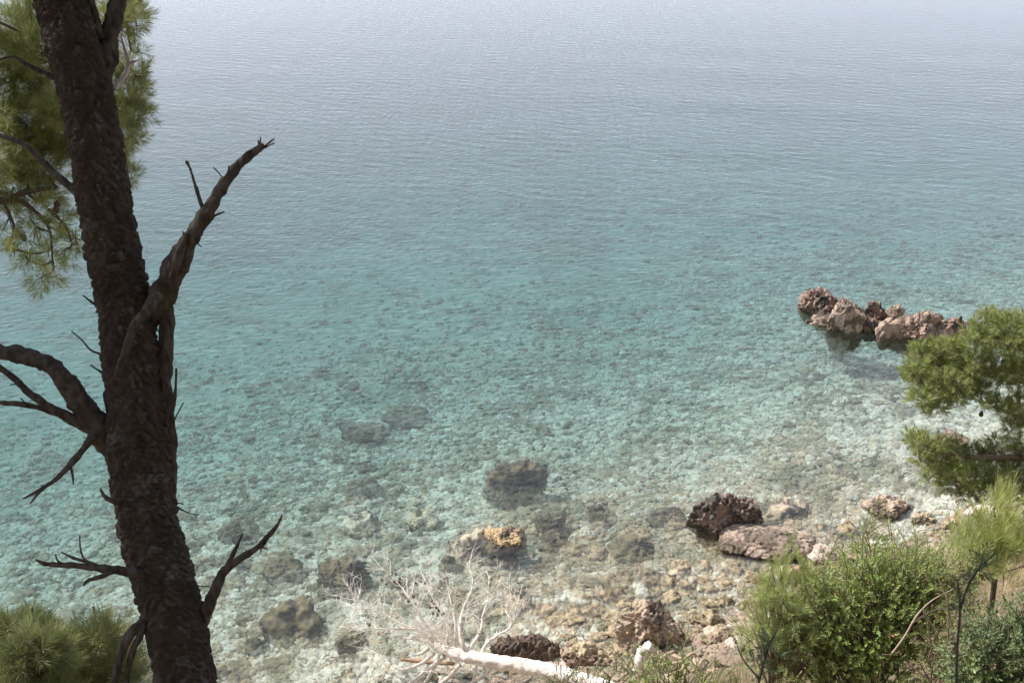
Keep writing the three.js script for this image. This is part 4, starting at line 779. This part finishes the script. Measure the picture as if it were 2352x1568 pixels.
{
  reseed(3003);
  const bl = (D, list) => list.map(([u, v, ru, rv, k = 1, c, e = 0]) => [P(u, v, D + e), (ru * D) / F, (rv * D) / F, (ru * D) / F * 0.8, k, c]);
  const foot = (u, v, D) => { const p = P(u, v, D); return V(p.x, ground(p.x, p.z) - 0.03, p.z); };
  const GREEN = [0.25, 0.32, 0.085], DARKG = [0.15, 0.20, 0.075], LITE = [0.32, 0.37, 0.11], YEL = [0.38, 0.42, 0.13];
  shrub('mastic_shrub', 'large dense dark green shrub on the slope at lower right', foot(1990, 1580, 11), bl(11, [[1960, 1370, 80, 60], [2040, 1350, 80, 60], [1900, 1420, 80, 65], [1990, 1440, 100, 80], [2080, 1430, 80, 80], [2130, 1370, 60, 60], [1940, 1510, 90, 70], [2040, 1530, 90, 70], [1860, 1490, 60, 60, 0.8, LITE], [2150, 1330, 60, 40], [2010, 1300, 50, 40], [2100, 1310, 50, 36], [1880, 1350, 40, 40, 0.7], [1830, 1420, 40, 40, 0.6, LITE], [1850, 1550, 70, 50, 0.8, LITE], [2180, 1400, 50, 50, 0.7, LITE], [2200, 1330, 40, 34, 0.6, LITE]]), GREEN, { dens: 1000, size: 0.85, stems: 16 });
  shrub('mastic_shrub', 'loose feathery shrub top rising against the water behind the large shrub', foot(2010, 1420, 12.5), bl(12.5, [[2000, 1262, 30, 46, 0.5], [1985, 1235, 14, 26, 0.5], [2050, 1262, 26, 34, 0.5], [2120, 1290, 50, 30, 0.7], [1950, 1300, 34, 40, 0.5], [1905, 1306, 50, 16, 0.35], [2075, 1285, 40, 30, 0.6]]), [0.30, 0.34, 0.11], { dens: 800, size: 0.8, stems: 10 });
  shrub('broom_shrub', 'pale green wispy shrub left of the large dark shrub', foot(1800, 1600, 11), bl(11, [[1800, 1400, 34, 50, 0.6], [1785, 1360, 20, 30, 0.5], [1750, 1420, 30, 40, 0.6], [1830, 1440, 50, 60, 0.8], [1780, 1450, 50, 60, 0.9], [1770, 1520, 60, 60, 0.7], [1830, 1520, 50, 60, 0.6], [1860, 1390, 30, 40, 0.4]]), LITE, { sprig: TUFT_LONG, m: needleMat, dens: 260, size: 0.9, stems: 14, up: 1.4 });
  shrub('glossy_shrub', 'dark glossy leaved shrub in the lower right corner', foot(2310, 1640, 8), bl(8, [[2310, 1480, 70, 50], [2260, 1520, 60, 50], [2340, 1530, 80, 60], [2280, 1575, 80, 50], [2390, 1480, 70, 70], [2230, 1565, 40, 40]]), DARKG, { sprig: SPRIG_BIG, dens: 750, size: 1, stems: 12 });
  shrub('low_shrub', 'low leafy plant over the butt of the fallen trunk', foot(1350, 1600, 13), bl(13, [[1290, 1572, 40, 18], [1340, 1580, 50, 20], [1420, 1562, 34, 24, 0.8], [1460, 1560, 30, 20, 0.8]]), [0.16, 0.19, 0.06], { dens: 520, size: 0.8, stems: 8 });
  shrub('low_shrub', 'low green plant in front of the pointed rock', foot(1540, 1600, 12.5), bl(12.5, [[1520, 1556, 44, 30], [1480, 1562, 40, 24], [1590, 1560, 40, 22], [1560, 1535, 30, 20, 0.6], [1640, 1566, 40, 18]]), GREEN, { dens: 520, size: 0.8, stems: 8 });
  shrub('low_shrub', 'brownish green scrub between the dark shrubs and the dry grass', foot(2180, 1560, 9.8), bl(9.8, [[2180, 1480, 50, 50, 0.7], [2150, 1540, 50, 50, 0.7], [2200, 1420, 40, 40, 0.5]]), [0.17, 0.165, 0.06], { dens: 700, size: 0.8, stems: 14 });
  // the light green young pine
  {
    const D = 12.5, Q = (u, v, e = 0) => P(u, v, D + e), f = foot(2285, 1400, D), cl = [];
    for (const [u, v, r, n] of [[2285, 1175, 14, 14], [2280, 1205, 26, 36], [2250, 1235, 30, 44], [2300, 1240, 34, 50], [2225, 1265, 28, 40], [2270, 1275, 40, 60], [2320, 1275, 36, 50], [2215, 1300, 28, 36], [2255, 1310, 36, 50], [2305, 1315, 36, 44], [2345, 1250, 34, 40], [2350, 1300, 34, 40], [2335, 1205, 24, 24], [2310, 1170, 16, 14]]) cl.push([Q(u, v, rr(-0.25, 0.25)), (r * D) / F, Math.round(n * 0.6), { color: YEL, up: 1.5, size: 0.95, vary: 0.3 }]);
    boughPine({ name: 'young_pine', label: 'light green feathery young pine above the dry grass at right', base: f, color: YEL, clumps: cl, twigs: 3, tuft: TUFT_LONG, trunk: [[f, 0.035], [Q(2288, 1300), 0.025], [Q(2285, 1165), 0.006]], boughs: [[[Q(2288, 1310), 0.012], [Q(2250, 1280), 0.008], [Q(2222, 1268), 0.004]], [[Q(2287, 1280), 0.012], [Q(2310, 1250), 0.008], [Q(2340, 1235), 0.004]], [[Q(2288, 1330), 0.012], [Q(2250, 1320), 0.008], [Q(2215, 1305), 0.004]]] });
  }
  // dry grass on the bank: nobody could count it
  {
    const g = (() => { reseed(9); const pos = [], idx = []; for (let i = 0; i < 14; i++) { const a = rr(0, 6.28), o = V(gauss() * 0.03, 0, gauss() * 0.03), l = rr(0.14, 0.4), lean = rr(0.05, 0.5), d = V(Math.cos(a) * lean, 1, Math.sin(a) * lean).normalize(), s = V(-Math.sin(a), 0, Math.cos(a)).multiplyScalar(0.0024), k = pos.length / 3, m = o.clone().addScaledVector(d, l * 0.55), t = o.clone().addScaledVector(d, l).add(V(Math.cos(a) * lean * 0.12, -lean * 0.06, Math.sin(a) * lean * 0.12)); for (const q of [o.clone().add(s), o.clone().sub(s), m.clone().add(s), m.clone().sub(s), t]) pos.push(q.x, q.y, q.z); idx.push(k, k + 1, k + 2, k + 1, k + 3, k + 2, k + 2, k + 3, k + 4); } const q = new THREE.BufferGeometry(); q.setAttribute('position', new THREE.Float32BufferAttribute(pos, 3)); q.setIndex(idx); q.computeVertexNormals(); return q; })();
    reseed(71);
    const list = [];
    for (let i = 0; i < 26000; i++) {
      const x = rr(-8, 14), z = rr(-21, -3), s = inland(x, z);
      if (s < (x < 4 ? 2.6 : 1.3) || s > 12) continue;
      if (fbm(x * 0.7, 61, z * 0.7, 3) + gauss() * 0.15 < -0.12) continue;
      const y = ground(x, z), green = rnd() < 0.22;
      list.push([orient(V(x, y - 0.02, z), V(gauss() * 0.2, 1, gauss() * 0.2).normalize(), rr(0.6, 1.25), rr(0, 6.28)), vary(green ? [0.17, 0.19, 0.06] : [0.50, 0.40, 0.25], 0.2)]);
    }
    const m = instances('dry_grass', g, leafy({ roughness: 0.85, transmission: 0.25 }), list);
    m.userData = { kind: 'stuff', label: 'dry straw coloured grass covering the slope', category: 'grass' };
  }
  // dark out of focus sprays close to the lens
  const spray = (name, label, D, stems, tufts, c) => {
    const f = foot(stems[0][0][0], 2100, D), t = thing(name, label, 'plant', f), list = [], geos = stems.map((s) => limb(s.map(([u, v, w]) => [P(u, v, D), ((w / 2) * D) / F]), { rad: 6, seg: 5, rough: 0.15 }));
    const s0 = stems[0][0]; geos.push(limb([[f, 0.008], [P(s0[0], s0[1], D).lerp(f, 0.4), 0.007], [P(s0[0], s0[1], D), ((s0[2] / 2) * D) / F]], { rad: 6, seg: 5 }));
    part('stem', mergeGeometries(geos), deadDark, t);
    for (const [u, v, r, n] of tufts) clumpTufts(list, P(u, v, D), (r * D) / F, n, c, 0.6, 1, 0.34);
    instances('leaves', SPRIG, leafMat, list, t);
  };
  spray('weed_stalk', 'dark blurred thin stalk with a bent side twig at lower right', 4.2, [[[2196, 1620, 7], [2200, 1480, 6], [2206, 1400, 6], [2200, 1330, 4]], [[2206, 1400, 4], [2225, 1345, 5], [2250, 1305, 5], [2285, 1272, 3]]], [[2250, 1308, 16, 22], [2222, 1340, 14, 18], [2270, 1288, 14, 16], [2200, 1390, 12, 14]], [0.10, 0.14, 0.05]);
  spray('weed_stalk', 'dark blurred leafy sprig at the lower edge right of the roots', 4.0, [[[1730, 1640, 7], [1745, 1560, 6], [1768, 1480, 5], [1790, 1440, 3]], [[1745, 1560, 5], [1705, 1510, 4], [1690, 1470, 3]]], [[1768, 1470, 16, 14], [1785, 1500, 14, 12], [1740, 1520, 14, 10], [1765, 1535, 12, 8], [1700, 1500, 12, 6]], [0.10, 0.14, 0.05]);
  // bare pinkish dead twigs leaning through the shrub
  const dp = P(2060, 1480, 10.4), dt = thing('dead_branch', 'bare pinkish dead branch leaning through the large shrub', 'branch', V(dp.x, ground(dp.x, dp.z), dp.z)), dm = mat({ color: C(0.42, 0.31, 0.25) });
  for (const l of [[[2050, 1500, 4], [2078, 1462, 4], [2108, 1412, 4], [2140, 1380, 3], [2192, 1352, 2]], [[2095, 1430, 5], [2150, 1400, 3], [2200, 1395, 2]], [[2090, 1560, 6], [2150, 1545, 5], [2230, 1575, 3]], [[2080, 1520, 5], [2130, 1555, 4], [2180, 1580, 3]]]) part('twig', limb(l.map(([u, v, w]) => [P(u, v, 10.4), ((w / 2) * 10.4) / F]), { rad: 6, rough: 0.2 }), dm, dt);
}

renderer.render(scene, camera);
